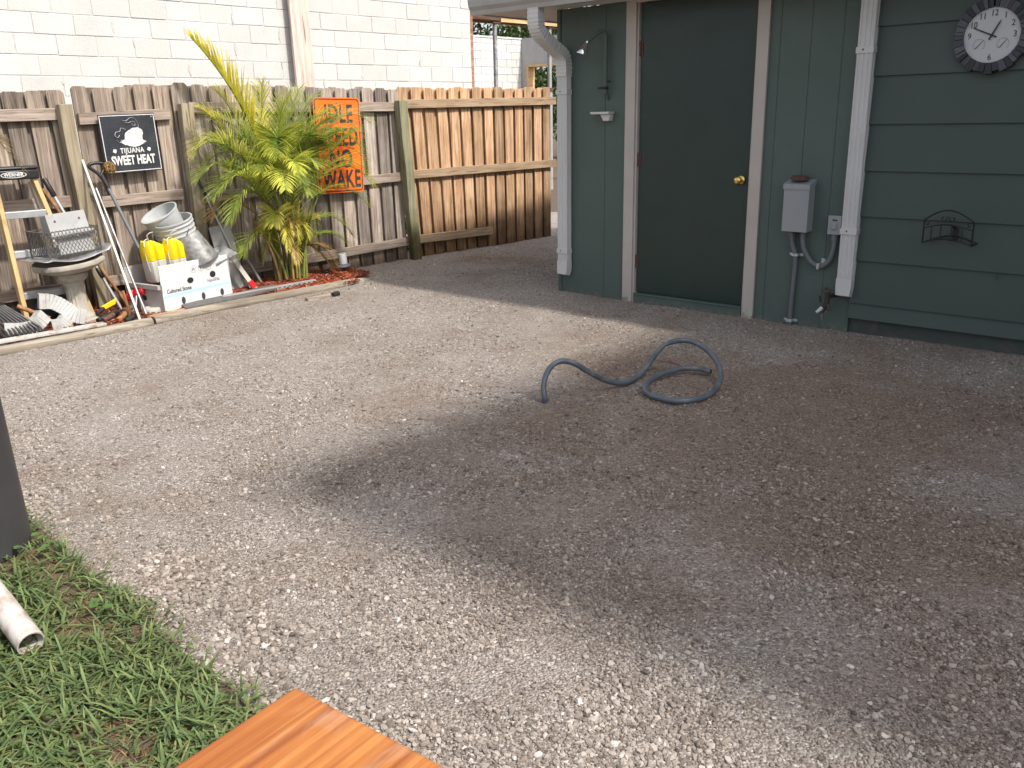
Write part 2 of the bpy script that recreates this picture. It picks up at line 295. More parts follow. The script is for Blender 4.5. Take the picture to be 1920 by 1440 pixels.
# ------------------------------------------------------------------ mesh building
def vsub(a, b): return (a[0] - b[0], a[1] - b[1], a[2] - b[2])
class MB:
    def __init__(s): s.v = []; s.f = []
    def add(s, vs, fs, mtx=None):
        n = len(s.v)
        if mtx is not None: vs = [tuple(mtx @ Vector(p)) for p in vs]
        s.v += [tuple(p) for p in vs]; s.f += [tuple(i + n for i in f) for f in fs]
        return s
    def box(s, x0, x1, y0, y1, z0, z1, mtx=None):
        return s.add([(x0, y0, z0), (x1, y0, z0), (x1, y1, z0), (x0, y1, z0), (x0, y0, z1), (x1, y0, z1), (x1, y1, z1), (x0, y1, z1)],
              [(0, 3, 2, 1), (4, 5, 6, 7), (0, 1, 5, 4), (1, 2, 6, 5), (2, 3, 7, 6), (3, 0, 4, 7)], mtx)
    def prism(s, poly, y0, y1, mtx=None):       # poly in (x, z), extruded along y
        n = len(poly)
        vs = [(x, y0, z) for x, z in poly] + [(x, y1, z) for x, z in poly]
        fs = [tuple(range(n)), tuple(range(2 * n - 1, n - 1, -1))] + [(i, i + n, (i + 1) % n + n, (i + 1) % n) for i in range(n)]
        return s.add(vs, fs, mtx)
    def tube(s, pts, r, seg=8, caps=True, flat=1.0):
        pts = [Vector(p) for p in pts]; n = len(pts)
        rs = r if isinstance(r, (list, tuple)) else [r] * n
        prev = None; vs = []; fs = []
        for i, p in enumerate(pts):
            t = (pts[min(i + 1, n - 1)] - pts[max(i - 1, 0)]).normalized()
            if prev is None:
                a = Vector((0, 0, 1)) if abs(t.z) < 0.9 else Vector((1, 0, 0))
                u = t.cross(a).normalized()
            else:
                u = (prev - t * prev.dot(t)).normalized()
            prev = u; v2 = t.cross(u)
            for j in range(seg):
                an = 2 * math.pi * j / seg
                vs.append(tuple(p + u * rs[i] * math.cos(an) + v2 * rs[i] * flat * math.sin(an)))
        for i in range(n - 1):
            for j in range(seg):
                fs.append((i * seg + j, i * seg + (j + 1) % seg, (i + 1) * seg + (j + 1) % seg, (i + 1) * seg + j))
        if caps: fs += [tuple(range(seg - 1, -1, -1)), tuple((n - 1) * seg + j for j in range(seg))]
        return s.add(vs, fs)
    def sweep(s, pts, secs, up=(0, 1, 0), caps=True):   # rectangular section (half w, half d) along pts; d lies along 'up'
        pts = [Vector(p) for p in pts]; n = len(pts); vs = []; fs = []; up = Vector(up)
        for i, p in enumerate(pts):
            t = (pts[min(i + 1, n - 1)] - pts[max(i - 1, 0)]).normalized(); a = t.cross(up).normalized()
            b = a.cross(t).normalized(); hw, hd = secs[i] if isinstance(secs, list) else secs
            for sx, sy in ((-1, -1), (1, -1), (1, 1), (-1, 1)): vs.append(tuple(p + a * hw * sx + b * hd * sy))
        for i in range(n - 1):
            for j in range(4): fs.append((i * 4 + j, i * 4 + (j + 1) % 4, i * 4 + 4 + (j + 1) % 4, i * 4 + 4 + j))
        if caps: fs += [(3, 2, 1, 0), tuple((n - 1) * 4 + j for j in range(4))]
        return s.add(vs, fs)
    def lathe(s, prof, seg=24, mtx=None, cap0=True, cap1=True):
        vs = []; fs = []; n = len(prof)
        for r, z in prof:
            for j in range(seg):
                an = 2 * math.pi * j / seg; vs.append((r * math.cos(an), r * math.sin(an), z))
        for i in range(n - 1):
            for j in range(seg): fs.append((i * seg + j, i * seg + (j + 1) % seg, (i + 1) * seg + (j + 1) % seg, (i + 1) * seg + j))
        if cap0: fs.append(tuple(range(seg - 1, -1, -1)))
        if cap1: fs.append(tuple((n - 1) * seg + j for j in range(seg)))
        return s.add(vs, fs, mtx)
    def disc(s, c, r, seg=20, y=0.0, rx=None):          # flat disc facing -y
        return s.add([(c[0] + r * math.cos(2 * math.pi * j / seg), y, c[1] + (rx or r) * math.sin(2 * math.pi * j / seg)) for j in range(seg)], [tuple(range(seg))])
    def build(s, name, mat, parent=None, frame=None, origin=(0, 0, 0), rot=None, smooth=None, bevel=0, colors=None):
        me = bpy.data.meshes.new(name)
        if parent is not None: og = ORG[parent.name]
        else: og = origin
        vs = [vsub(p, og) for p in s.v] if any(og) else s.v
        me.from_pydata(vs, [], s.f); me.update()
        o = bpy.data.objects.new(name, me); col.objects.link(o)
        me.materials.append(mat)
        if smooth is not None:
            me.polygons.foreach_set('use_smooth', [True] * len(me.polygons)); me.set_sharp_from_angle(angle=R(smooth))
        if bevel:
            b = o.modifiers.new('bevel', 'BEVEL'); b.width = bevel; b.segments = 2; b.limit_method = 'ANGLE'; b.angle_limit = R(40)
        if colors is not None:
            ca = me.color_attributes.new('col', 'FLOAT_COLOR', 'POINT'); ca.data.foreach_set('color', np.asarray(colors, dtype=np.float32).ravel())
        if parent is not None: o.parent = parent; ORG[o.name] = og
        else:
            o.matrix_world = FR[frame] @ Matrix.Translation(og) @ (rot or Matrix.Identity(4)); ORG[o.name] = og
        return o
ORG = {}
def P(u, o, z): return (u, -o, z)          # along the wall, out from it, up
def tag(o, label, cat, group=None):
    o['label'] = label; o['category'] = cat
    if group: o['group'] = group
    return o
def thing(name, label, cat, frame, at, group=None):
    o = bpy.data.objects.new(name, None); col.objects.link(o); o.empty_display_size = 0.1
    og = P(*at); o.matrix_world = FR[frame] @ Matrix.Translation(og); ORG[o.name] = og
    return tag(o, label, cat, group)
def struct(o, kind='structure'): o['kind'] = kind; return o
def text(body, size, mat, parent, name, at, xs=1.0, bold=0.0, align='CENTER', depth=0.001, tilt=0.0, mtx=None, space=1.0):
    """lettering as thin raised mesh, facing -y (out from the wall); at = (x, y, z) of its centre line"""
    cu_ = bpy.data.curves.new('lettering', 'FONT'); cu_.body = body; cu_.size = size; cu_.align_x = align; cu_.align_y = 'CENTER'
    cu_.extrude = depth; cu_.space_character = space; cu_.offset = bold; cu_.resolution_u = 3
    t = bpy.data.objects.new('lettering', cu_); col.objects.link(t); bpy.context.view_layer.update()
    me = bpy.data.meshes.new_from_object(t.evaluated_get(bpy.context.evaluated_depsgraph_get()))
    bpy.data.objects.remove(t); bpy.data.curves.remove(cu_)
    og = ORG[parent.name]
    mm = Matrix.Translation(Vector(at) - Vector(og)) @ (mtx or Matrix.Rotation(-tilt, 4, 'Y')) @ Matrix.Rotation(R(90), 4, 'X') @ Matrix.Diagonal((xs, 1, 1, 1))
    me.transform(mm); me.name = name; me.materials.clear(); me.materials.append(mat)
    o = bpy.data.objects.new(name, me); col.objects.link(o); o.parent = parent; ORG[o.name] = og
    return o
def lerp(a, b, t): return a + (b - a) * t
def bez(a, b, c, n): return [tuple((1 - t) ** 2 * a[i] + 2 * t * (1 - t) * b[i] + t * t * c[i] for i in range(3)) for t in [k / (n - 1) for k in range(n)]]
def catmull(pts, per=8):
    p = [Vector(q) for q in pts]; p = [2 * p[0] - p[1]] + p + [2 * p[-1] - p[-2]]; out = []
    for i in range(1, len(p) - 2):
        for k in range(per):
            t = k / per
            out.append(tuple(0.5 * (2 * p[i] + (p[i + 1] - p[i - 1]) * t + (2 * p[i - 1] - 5 * p[i] + 4 * p[i + 1] - p[i + 2]) * t * t + (3 * p[i] - p[i - 1] - 3 * p[i + 1] + p[i + 2]) * t ** 3)))
    out.append(tuple(p[-2])); return out

# ------------------------------------------------------------------ ground
def gz(x, y):
    return 0.012 * noise.noise((x * 0.9, y * 0.9, 3.1)) + 0.009 * noise.noise((x * 2.7, y * 2.7, 8.0)) + 0.008 * math.sin((x * 0.55 + y * 0.83) * 42 + 3 * noise.noise((x, y, 0))) * max(0, noise.noise((x * 0.8 + 5, y * 0.8, 1))) + 0.004 * noise.noise((x * 9, y * 9, 2))
xs = np.arange(-7.0, 7.01, 0.05); ys = np.arange(-1.0, 14.01, 0.05)
b = MB(); b.v = [(x, y, gz(x, y) - 0.004) for y in ys for x in xs]; nx = len(xs)
b.f = [(j * nx + i, j * nx + i + 1, (j + 1) * nx + i + 1, (j + 1) * nx + i) for j in range(len(ys) - 1) for i in range(nx - 1)]
struct(b.build('gravel_yard', M['ground'], frame='W', smooth=180))
b = MB(); b.box(-150, 150, -150, 150, -0.4, -0.06)
struct(b.build('ground', M['soil'], frame='W'))

def in_poly(x, y, poly):
    c = False; j = len(poly) - 1
    for i in range(len(poly)):
        if (poly[i][1] > y) != (poly[j][1] > y) and x < (poly[j][0] - poly[i][0]) * (y - poly[i][1]) / (poly[j][1] - poly[i][1]) + poly[i][0]: c = not c
        j = i
    return c
LAWN = [(-6, 3.6), (-3.2, 3.45), (-2.4, 3.28), (-1.9, 3.08), (-1.74, 2.93), (-1.62, 2.80), (-1.46, 2.64), (-1.30, 2.50), (-1.15, 2.40), (-1.06, 2.26), (-0.94, 2.12), (-0.80, 2.01), (-0.69, 1.90), (-0.62, 1.75), (-0.5, 1.4), (-0.3, 0.9), (0.0, 0.2), (0.2, -1.5), (-6, -1.5)]
def finto(u, o): p = TF @ Vector((u, -o, 0)); return p.x, p.y

# gravel stones: one mass of loose stones
def gravel():
    pts = []; sc_ = []; co = []
    def want(x, y): return not in_poly(x, y, LAWN)
    N = 360000
    d = 1.35 * np.exp(rng.random(N) * math.log(10.5 / 1.35)); a = (rng.random(N) - 0.5) * R(72) + R(1)
    X = d * np.sin(a); Y = d * np.cos(a)
    # keep clear of the house and of the planted bed
    inv_h = TH.inverted(); inv_f = TF.inverted()
    hh = np.array(inv_h)[:2, :]; ff = np.array(inv_f)[:2, :]
    Q = np.stack([X, Y, 0 * X, 1 + 0 * X])
    hu, hy = hh @ Q; fu, fy = ff @ Q
    keep = ~((hu > -0.02) & (hy > 0.0)) & (fy < -0.01) & ~((fu < -1.15) & (fy > -0.80 - 0.05 * (fu < -2.6) - 0.06 * (fu < -3.2)))
    X, Y, d = X[keep], Y[keep], d[keep]
    n = len(X)
    r = np.exp(rng.normal(math.log(0.0029), 0.46, n)); big = rng.random(n) < 0.012; r[big] *= 1.9
    r = np.clip(r, 0.0012, 0.0095)
    cl = np.array([noise.noise((x * 2.2, y * 2.2, 5)) for x, y in zip(X, Y)])
    keep = rng.random(n) < np.clip(0.46 + 1.25 * cl, 0.10, 1.0)
    X, Y, d, r = X[keep], Y[keep], d[keep], r[keep]
    lk = np.array([want(x, y) for x, y in zip(X, Y)]); X, Y, d, r = X[lk], Y[lk], d[lk], r[lk]
    edge = np.array([min((x - q[0]) ** 2 + (y - q[1]) ** 2 for q in LAWN[2:15]) for x, y in zip(X, Y)])
    r = np.where((edge < 0.10) & (rng.random(len(r)) < .5), np.clip(r * 1.7, 0, .010), r)
    n = len(X)
    Z = np.array([gz(x, y) for x, y in zip(X, Y)]) - 0.004 + r * 0.32
    me = bpy.data.meshes.new('gravel'); me.from_pydata(np.stack([X, Y, Z], 1).tolist(), [], [])
    A = me.attributes.new('scl', 'FLOAT_VECTOR', 'POINT')
    s3 = np.stack([r * rng.uniform(.85, 1.5, n), r * rng.uniform(.75, 1.1, n), r * rng.uniform(.5, .85, n)], 1)
    A.data.foreach_set('vector', s3.astype(np.float32).ravel())
    A = me.attributes.new('rot', 'FLOAT_VECTOR', 'POINT')
    A.data.foreach_set('vector', np.stack([rng.normal(0, .3, n), rng.normal(0, .3, n), rng.uniform(0, 6.28, n)], 1).astype(np.float32).ravel())
    A = me.attributes.new('col', 'FLOAT', 'POINT')
    A.data.foreach_set('value', np.clip(rng.beta(2.2, 2.4, n) + 0.12 * (rng.random(n) < .05) + .35 * (rng.random(n) < .010), 0, 1).astype(np.float32))
    A = me.attributes.new('pick', 'INT', 'POINT'); A.data.foreach_set('value', rng.integers(0, 4, n).astype(np.int32))
    o = bpy.data.objects.new('gravel', me); col.objects.link(o)
    g = bpy.data.node_groups.new('loose_stones', 'GeometryNodeTree')
    g.interface.new_socket('Geometry', in_out='INPUT', socket_type='NodeSocketGeometry'); g.interface.new_socket('Geometry', in_out='OUTPUT', socket_type='NodeSocketGeometry')
    N_ = g.nodes; L = g.links
    gi = N_.new('NodeGroupInput'); go = N_.new('NodeGroupOutput')
    join = N_.new('GeometryNodeGeometryToInstance')
    for k in range(4):
        ico = N_.new('GeometryNodeMeshIcoSphere'); ico.inputs['Radius'].default_value = 1; ico.inputs['Subdivisions'].default_value = 2
        pos = N_.new('GeometryNodeInputPosition'); off = N_.new('ShaderNodeVectorMath'); off.operation = 'ADD'; off.inputs[1].default_value = (k * 7.3, k * 3.1, 0)
        tx = N_.new('ShaderNodeTexNoise'); tx.inputs['Scale'].default_value = 0.9; tx.inputs['Detail'].default_value = 1.5
        L.new(pos.outputs[0], off.inputs[0]); L.new(off.outputs[0], tx.inputs['Vector'])
        sb = N_.new('ShaderNodeVectorMath'); sb.operation = 'SUBTRACT'; sb.inputs[1].default_value = (.5, .5, .5); L.new(tx.outputs['Color'], sb.inputs[0])
        ml = N_.new('ShaderNodeVectorMath'); ml.operation = 'SCALE'; ml.inputs['Scale'].default_value = 1.5; L.new(sb.outputs[0], ml.inputs[0])
        sp = N_.new('GeometryNodeSetPosition'); L.new(ico.outputs[0], sp.inputs[0]); L.new(ml.outputs[0], sp.inputs['Offset'])
        mt = N_.new('GeometryNodeSetMaterial'); mt.inputs['Material'].default_value = M['stone']; L.new(sp.outputs[0], mt.inputs[0])
        L.new(mt.outputs[0], join.inputs[0])
    iop = N_.new('GeometryNodeInstanceOnPoints'); iop.inputs['Pick Instance'].default_value = True
    L.new(gi.outputs[0], iop.inputs['Points']); L.new(join.outputs[0], iop.inputs['Instance'])
    for nm, ty, sk in (('scl', 'FLOAT_VECTOR', 'Scale'), ('rot', 'FLOAT_VECTOR', 'Rotation'), ('pick', 'INT', 'Instance Index')):
        at = N_.new('GeometryNodeInputNamedAttribute'); at.data_type = ty; at.inputs['Name'].default_value = nm
        L.new(at.outputs[0], iop.inputs[sk])
    L.new(iop.outputs[0], go.inputs[0])
    md = o.modifiers.new('stones', 'NODES'); md.node_group = g
    me.materials.append(M['stone'])
    return struct(o, 'stuff')
gravel()

# ------------------------------------------------------------------ lawn and grass
b = MB(); pts = []
for i, (x, y) in enumerate(LAWN):
    q = LAWN[(i + 1) % len(LAWN)]; L_ = math.hypot(q[0] - x, q[1] - y); n_ = max(1, int(L_ / 0.06))
    for k in range(n_):
        t = k / n_; px, py = lerp(x, q[0], t), lerp(y, q[1], t)
        pts.append((px + 0.02 * noise.noise((px * 9, py * 9, 0)), py + 0.02 * noise.noise((px * 9, py * 9, 7)), 0.012))
n_ = len(pts); b.add(pts + [(p[0], p[1], -0.05) for p in pts], [tuple(range(n_))[::-1]] + [(i, (i + 1) % n_, (i + 1) % n_ + n_, i + n_) for i in range(n_)])
struct(b.build('lawn', M['soil'], frame='W'))

def strip(b, cl, base, d, up, L, w_, droop, c0, c1, seg=3, fold=0.0):
    """one pointed leaf blade: base, direction d, droop downwards; colour c0 at its foot to c1 at its tip"""
    d = Vector(d).normalized(); side = d.cross(Vector(up))
    if side.length < 1e-4: side = Vector((1, 0, 0))
    side.normalize(); p = Vector(base); n = len(b.v)
    for i in range(seg + 1):
        t = i / seg; ww = w_ * (1 - t ** 2.2) * (0.75 + 0.5 * min(1, t * 3)) * 0.5 + 0.0004
        b.v += [tuple(p - side * ww), tuple(p + side * ww)]
        c = tuple(lerp(c0[k], c1[k], t) for k in range(3)) + (1,); cl += [c, c]
        if i < seg:
            b.f.append((n + 2 * i, n + 2 * i + 1, n + 2 * i + 3, n + 2 * i + 2))
            p = p + d * (L / seg); d = (d + Vector((0, 0, -droop / seg))).normalized()
def grass():
    b = MB(); cl = []; n = 0
    r2 = random.Random(5)
    while n < 46000:
        x = r2.uniform(-2.7, -0.1); y = r2.uniform(1.1, 3.35)
        # only what the lawn can show near the camera's left corner
        q_ = abs(r2.gauss(0, .016)) - .012
        if not in_poly(x - q_, y - q_, LAWN): continue
        if x > -0.05 - 0.12 * y: continue
        e = min(math.hypot(x - q[0], y - q[1]) for q in LAWN[2:15])
        bare = noise.noise((x * 3.4, y * 3.4, 1.7))
        dead = bare > 0.24 and e < 0.34
        n += 1
        a = r2.uniform(0, 6.283); el = abs(r2.gauss(0.35, 0.35))
        L = r2.uniform(0.035, 0.095) * (0.75 if e < 0.1 else 1); w_ = r2.uniform(0.0034, 0.0072)
        k = r2.random(); z = 0.006 + 0.028 * r2.random()
        if (dead and k < .82) or k < 0.38:
            c0 = (0.17, 0.11, 0.055); c1 = (0.40, 0.30, 0.165) if r2.random() < .6 else (0.27, 0.15, 0.085); L *= .7; w_ *= .45; el *= .3; z *= .5
        else:
            g_ = r2.uniform(0.65, 1.25); yl = r2.random() ** 2
            c0 = (0.085 * g_, 0.13 * g_, 0.042 * g_); c1 = (lerp(.175, .32, yl) * g_, lerp(.255, .33, yl) * g_, lerp(.112, .13, yl) * g_)
        strip(b, cl, (x, y, z), (math.cos(a) * math.cos(el), math.sin(a) * math.cos(el), math.sin(el)), (0, 0, 1), L, w_, r2.uniform(.3, 1.1), c0, c1, seg=2 if k < .3 else 3)
    for _ in range(160):      # a few clover leaves among the blades
        x = r2.uniform(-1.9, -1.1); y = r2.uniform(2.0, 2.9)
        if not in_poly(x, y, LAWN) or noise.noise((x * 3, y * 3, 9)) < 0.1: continue
        for q in range(3):
            a = q * 2.1 + r2.random(); strip(b, cl, (x, y, 0.06), (math.cos(a), math.sin(a), .2), (0, 0, 1), 0.016, 0.022, .3, (.09, .17, .05), (.12, .22, .06), seg=3)
    o = b.build('grass', M['grass'], frame='W', colors=cl)
    struct(o, 'stuff')
grass()

# ------------------------------------------------------------------ the green house
H = thing('green_house', 'dark green painted house with beige door casing, lap siding and white gutter', 'house', 'H', (0, 0, 0))
def hb(name, mat, parts, parent=H, bevel=0.0, smooth=None):
    b = MB()
    for p in parts: b.box(*p)
    return b.build(name, mat, parent, bevel=bevel, smooth=smooth)
ZS = 2.25                        # soffit height
b = MB()
def grooved(u0, u1, grooves):
    e = [u0] + grooves + [u1]
    for i in range(len(e) - 1):
        b.box(e[i] + (0.003 if i else 0), e[i + 1] - (0.003 if i < len(e) - 2 else 0), 0.0, 0.006, -0.06, ZS)
grooved(0.026, 0.652, [0.458]); grooved(1.797, 2.488, [1.872, 2.083, 2.295])
b.box(0.0, 0.652, 0.0035, 0.10, -0.06, ZS); b.box(1.797, 2.488, 0.0035, 0.10, -0.06, ZS)
b.box(0.652, 1.797, 0.06, 0.10, 2.24, ZS)
b.box(0.0, 0.025, 0.10, 4.6, -0.06, ZS)
b.build('wall', M['green'], H, bevel=0.002)
hb('corner_board', M['green'], [(-0.012, 0.024, -0.008, 0.10, -0.06, ZS - .002)], bevel=.003)
b = MB()
zz = [0.100, 0.205, 0.492, 0.781, 1.070, 1.358, 1.647, 1.936, 2.225, ZS]
for i in range(len(zz) - 1):     # lap siding: each board's foot stands proud of the one below
    z0, z1 = zz[i], zz[i + 1] + 0.012
    b.add([(2.490, -0.026, z0), (9.0, -0.026, z0), (9.0, -0.008, z1), (2.490, -0.008, z1), (2.490, 0.03, z0), (9.0, 0.03, z0), (9.0, 0.03, z1), (2.490, 0.03, z1)],
          [(0, 1, 2, 3), (5, 4, 7, 6), (4, 5, 1, 0), (3, 2, 6, 7), (4, 0, 3, 7), (1, 5, 6, 2)])
def sidingmat():
    k = NT('green_lap_siding'); v = k.coord(scale=(70, 70, 1.3))
    g = k.noise(v, 1.0, 4, 0.6, 0.4)
    cc = k.ramp(k.noise(k.coord(), 2.0, 5), [(0.3, (0.046, 0.068, 0.059)), (0.7, (0.054, 0.078, 0.069))])
    k.base(splashed(k, cc, (0.13, 0.118, 0.10)), 0.55); k.bump(g, 0.25, 0.003); return k.m
M['siding'] = sidingmat()
b.build('siding', M['siding'], H, bevel=0.0015)
for u, z0, z1 in ((3.33, .207, .238), (3.36, .45, .49)): hb('board_joint', M['skirt'], [(u, u + .0025, -.0275, -.02, z0, z1)])
hb('foundation', M['skirt'], [(2.49, 9.0, 0.032, 0.12, -0.08, 0.15)])
hb('door_casing', M['casing'], [(0.653, 0.742, -0.019, 0.05, -0.03, 2.325), (1.712, 1.796, -0.019, 0.05, -0.03, 2.325), (0.742, 1.712, -0.017, 0.05, 2.237, 2.323),
                                (0.742, 0.758, -0.004, 0.06, -0.02, 2.237), (1.700, 1.712, -0.004, 0.06, -0.02, 2.237)], bevel=0.003)
hb('threshold', M['green'], [(0.758, 1.700, -0.012, 0.06, -0.05, 0.062), (0.760, 1.698, -0.020, 0.055, 0.0625, 0.074)], bevel=0.003)
D = hb('door', M['door'], [(0.768, 1.699, 0.018, 0.058, 0.080, 2.232)], bevel=0.003)
for z in (0.33, 1.115, 1.92):
    b = MB(); b.tube([(0.765, 0.008, z - .05), (0.765, 0.008, z + .05)], 0.007); b.box(0.748, 0.785, 0.012, 0.0165, z - .05, z + .05)
    b.build('hinge', M['brown'], D, smooth=40)
b = MB(); mm = Matrix.Translation((1.632, 0.018, 0.985)) @ Matrix.Rotation(R(90), 4, 'X')
b.lathe([(0.034, 0.0), (0.034, 0.004), (0.028, 0.010), (0.013, 0.014), (0.013, 0.032), (0.022, 0.036), (0.028, 0.046), (0.029, 0.056), (0.024, 0.066), (0.010, 0.071)], 20, mm)
b.build('knob', M['brass'], D, smooth=50)
# roof edge, gutter and downspouts
b = MB(); b.prism([(-0.60, 2.40), (-0.60, 2.36), (3.74, 2.36), (3.74, 2.40)], -0.34, -0.335)
b.add([(-.60, -.335, 2.355), (9, -.335, 2.355), (9, 5.0, 2.62), (-.60, 5.0, 2.62), (-.60, -.335, 2.385), (9, -.335, 2.385), (9, 5.0, 2.65), (-.60, 5.0, 2.65)],
      [(0, 3, 2, 1), (4, 5, 6, 7), (0, 1, 5, 4), (1, 2, 6, 5), (2, 3, 7, 6), (3, 0, 4, 7)])
b.build('roof', M['shingle'], H)
hb('soffit', M['soffit'], [(-0.585, 9.0, -0.300, -0.022, ZS, ZS + .012), (-0.585, -0.013, -0.0215, 4.8, ZS, ZS + .012)])
hb('fascia', M['white'], [(-0.59, 9.0, -0.322, -0.302, ZS - .01, 2.354), (-0.600, -0.588, -0.30, 4.8, ZS - .01, 2.354)])
b = MB()
prof = [(-0.324, 2.350), (-0.324, 2.232), (-0.392, 2.232), (-0.398, 2.262), (-0.420, 2.290), (-0.428, 2.345), (-0.418, 2.352)]
x0, x1 = -0.58, 3.72; n = len(prof)
b.add([(x0, y, z) for y, z in prof] + [(x1, y, z) for y, z in prof] + [(x0, y + .004, z + .003) for y, z in prof] + [(x1, y + .004, z + .003) for y, z in prof],
      [(i, i + 1, n + i + 1, n + i) for i in range(n - 1)] + [(2 * n + i + 1, 2 * n + i, 3 * n + i, 3 * n + i + 1) for i in range(n - 1)])
b.add([(x0 - .003, y, z) for y, z in prof], [tuple(range(n))]); b.add([(x1 + .003, y, z) for y, z in prof], [tuple(range(n))[::-1]])
b.build('gutter', M['gutter'], H)
def rib_pipe(b, u0, u1, y0, y1, z0, z1):
    """ribbed rectangular downspout: flutes on its front face"""
    n = 3; w_ = (u1 - u0); xs_ = []
    front = [(u0, y0 + .006), (u0 + .006, y0)]
    for i in range(n):
        c = u0 + w_ * (i + .7) / (n + .4); front += [(c - .009, y0), (c - .004, y0 + .006), (c + .004, y0 + .006), (c + .009, y0)]
    front += [(u1 - .006, y0), (u1, y0 + .006), (u1, y0 + (y1 - y0) * .35), (u1 - .004, y0 + (y1 - y0) * .42), (u1 - .004, y0 + (y1 - y0) * .56), (u1, y0 + (y1 - y0) * .63), (u1, y1), (u0, y1)]
    m_ = len(front)
    b.add([(x, y, z0) for x, y in front] + [(x, y, z1) for x, y in front], [(i, (i + 1) % m_, m_ + (i + 1) % m_, m_ + i) for i in range(m_)] + [tuple(range(m_))[::-1], tuple(range(m_, 2 * m_))])
def elbow(b, pts, hw, hd, up, ribs=True, n=20):
    p = catmull(pts, n); secs = []
    for i in range(len(p)): k = 1.0 + (0.07 if (ribs and i % 3 == 0) else 0); secs.append((hw * k, hd * k))
    b.sweep(p, secs, up)
def downspout(u0, u1, zb, ztop, straps, elbows):
    b = MB(); rib_pipe(b, u0, u1, -0.073, -0.010, zb + .07, ztop)
    uc = (u0 + u1) / 2; hw = (u1 - u0) / 2
    b.sweep([(uc, -.042, zb + .12), (uc, -.042, zb + .07), (uc, -.045, zb + .03), (uc, -.054, zb)], [(hw * 1.02, .033), (hw * 1.03, .034), (hw * .98, .034), (hw * .90, .030)], (0, 1, 0), caps=False)
    if elbows:
        elbow(b, [(uc - .02, -.358, 2.236), (uc - .02, -.358, 2.14), (uc - .019, -.345, 2.085), (uc - .014, -.285, 2.03), (uc - .006, -.15, 1.955), (uc - .001, -.065, 1.905), (uc, -.042, 1.84), (uc, -.042, 1.75)], .038, hw * 1.0, (1, 0, 0.0001), True, 9)
    d = b.build('downspout', M['white'], H, smooth=25)
    for z in straps:
        q = MB(); q.box(u0 - .005, u1 + .005, -0.078, -0.008, z - .002, z + .036); q.build('strap', M['white'], d, bevel=.002)
        q = MB(); mm = Matrix.Translation(((u0 * .6 + u1 * .4), -0.078, z + .02)) @ Matrix.Rotation(R(90), 4, 'X'); q.lathe([(0.006, 0), (0.006, .002), (.003, .004)], 8, mm); q.build('screw', M['brown'], d)
    return d
downspout(0.030, 0.132, 0.162, 1.80, (0.345, 1.615), True)
# the elbow runs across its flats: rebuild the second downspout without one, it runs up out of the picture
downspout(2.412, 2.513, 0.250, 2.235, (0.665, 1.785), False)

# unseen wing added to the right, its high roof shaped to shade the yard
hb('unseen_wing_wall', M['siding'], [(7.6, 14.0, -2.4, 4.0, 2.75, 5.85), (7.6, 14.0, -2.4, -0.05, -0.06, 2.749)])
hb('unseen_wing_roof', M['soffit'], [(6.56, 14.8, -3.50, 5.0, 5.86, 6.06)])

# ------------------------------------------------------------------ things on the house wall
# outdoor shower
T = thing('outdoor_shower', 'outdoor shower pipe painted green with chrome head on the wall beside door', 'shower', 'H', (0.488, 0.04, 1.58))
b = MB(); b.tube([(0.488, -.045, 1.61), (0.488, -.045, 2.03)], .0165, 10); b.tube([(.488, -.045, 2.03), (.485, -.05, 2.055), (.465, -.075, 2.06), (.425, -.13, 2.015), (.405, -.16, 1.985)], .0135, 10)
b.tube([(.488, 0.0, 1.70), (.488, -.045, 1.70)], .010); b.tube([(.488, -.045, 1.66), (.488, -.015, 1.58), (.488, .002, 1.565)], .011)
b.build('riser_pipe', M['green'], T, smooth=40)
b = MB(); b.tube([(.43, -.06, 1.648), (.515, -.05, 1.652)], .008); b.lathe([(.022, 0), (.026, .008), (.02, .02)], 12, Matrix.Translation((.488, -.045, 1.64)))
b.build('valve_handle', M['iron'], T, smooth=40)
b = MB(); mm = Matrix.Translation((.402, -.163, 1.985)) @ Vector((-.35, -.35, -1)).to_track_quat('Z', 'Y').to_matrix().to_4x4()
b.lathe([(.012, 0), (.014, .02), (.022, .035), (.036, .075), (.044, .10), (.042, .106)], 20, mm); b.build('shower_head', M['chrome'], T, smooth=40)
b = MB(); b.prism([(.375, 1.456), (.545, 1.456), (.548, 1.474), (.370, 1.474)], -.085, -.001); b.prism([(.475, 1.405), (.530, 1.405), (.540, 1.4555), (.445, 1.4555)], -.055, -.0015)
tag(b.build('soap_dish', M['white'], frame='H', origin=P(.455, 0, 1.405), bevel=.004, smooth=30), 'small white soap dish fixed to the green wall below the shower', 'soap dish')
# electrical box
T = thing('electrical_box', 'tall grey metal disconnect box with slanted lid on the green wall', 'electrical box', 'H', (2.09, 0, 0))
b = MB(); b.box(2.012, 2.190, -.100, -.001, .660, .972); b.build('enclosure', M['greybox'], T, bevel=.003)
b = MB(); b.add([(2.008, -.106, .945), (2.194, -.106, .945), (2.194, -.106, .978), (2.008, -.106, .978), (2.008, -.0005, .9725), (2.194, -.0005, .9725), (2.194, -.0005, 1.006), (2.008, -.0005, 1.006), (2.008, -.1015, .945), (2.194, -.1015, .945)],
      [(0, 1, 2, 3), (3, 2, 6, 7), (1, 9, 5, 6, 2), (0, 3, 7, 4, 8), (7, 6, 5, 4)]); b.build('lid', M['greybox'], T)
b = MB(); b.lathe([(.05, 0), (.052, .015), (.034, .03)], 10, Matrix.Translation((2.10, -.055, 1.003)) @ Matrix.Scale(1.25, 4, (1, 0, 0))); b.lathe([(.02, 0), (.018, .014)], 8, Matrix.Translation((2.055, -.05, 1.017))); b.build('rusty_hub', M['brown'], T, smooth=40)
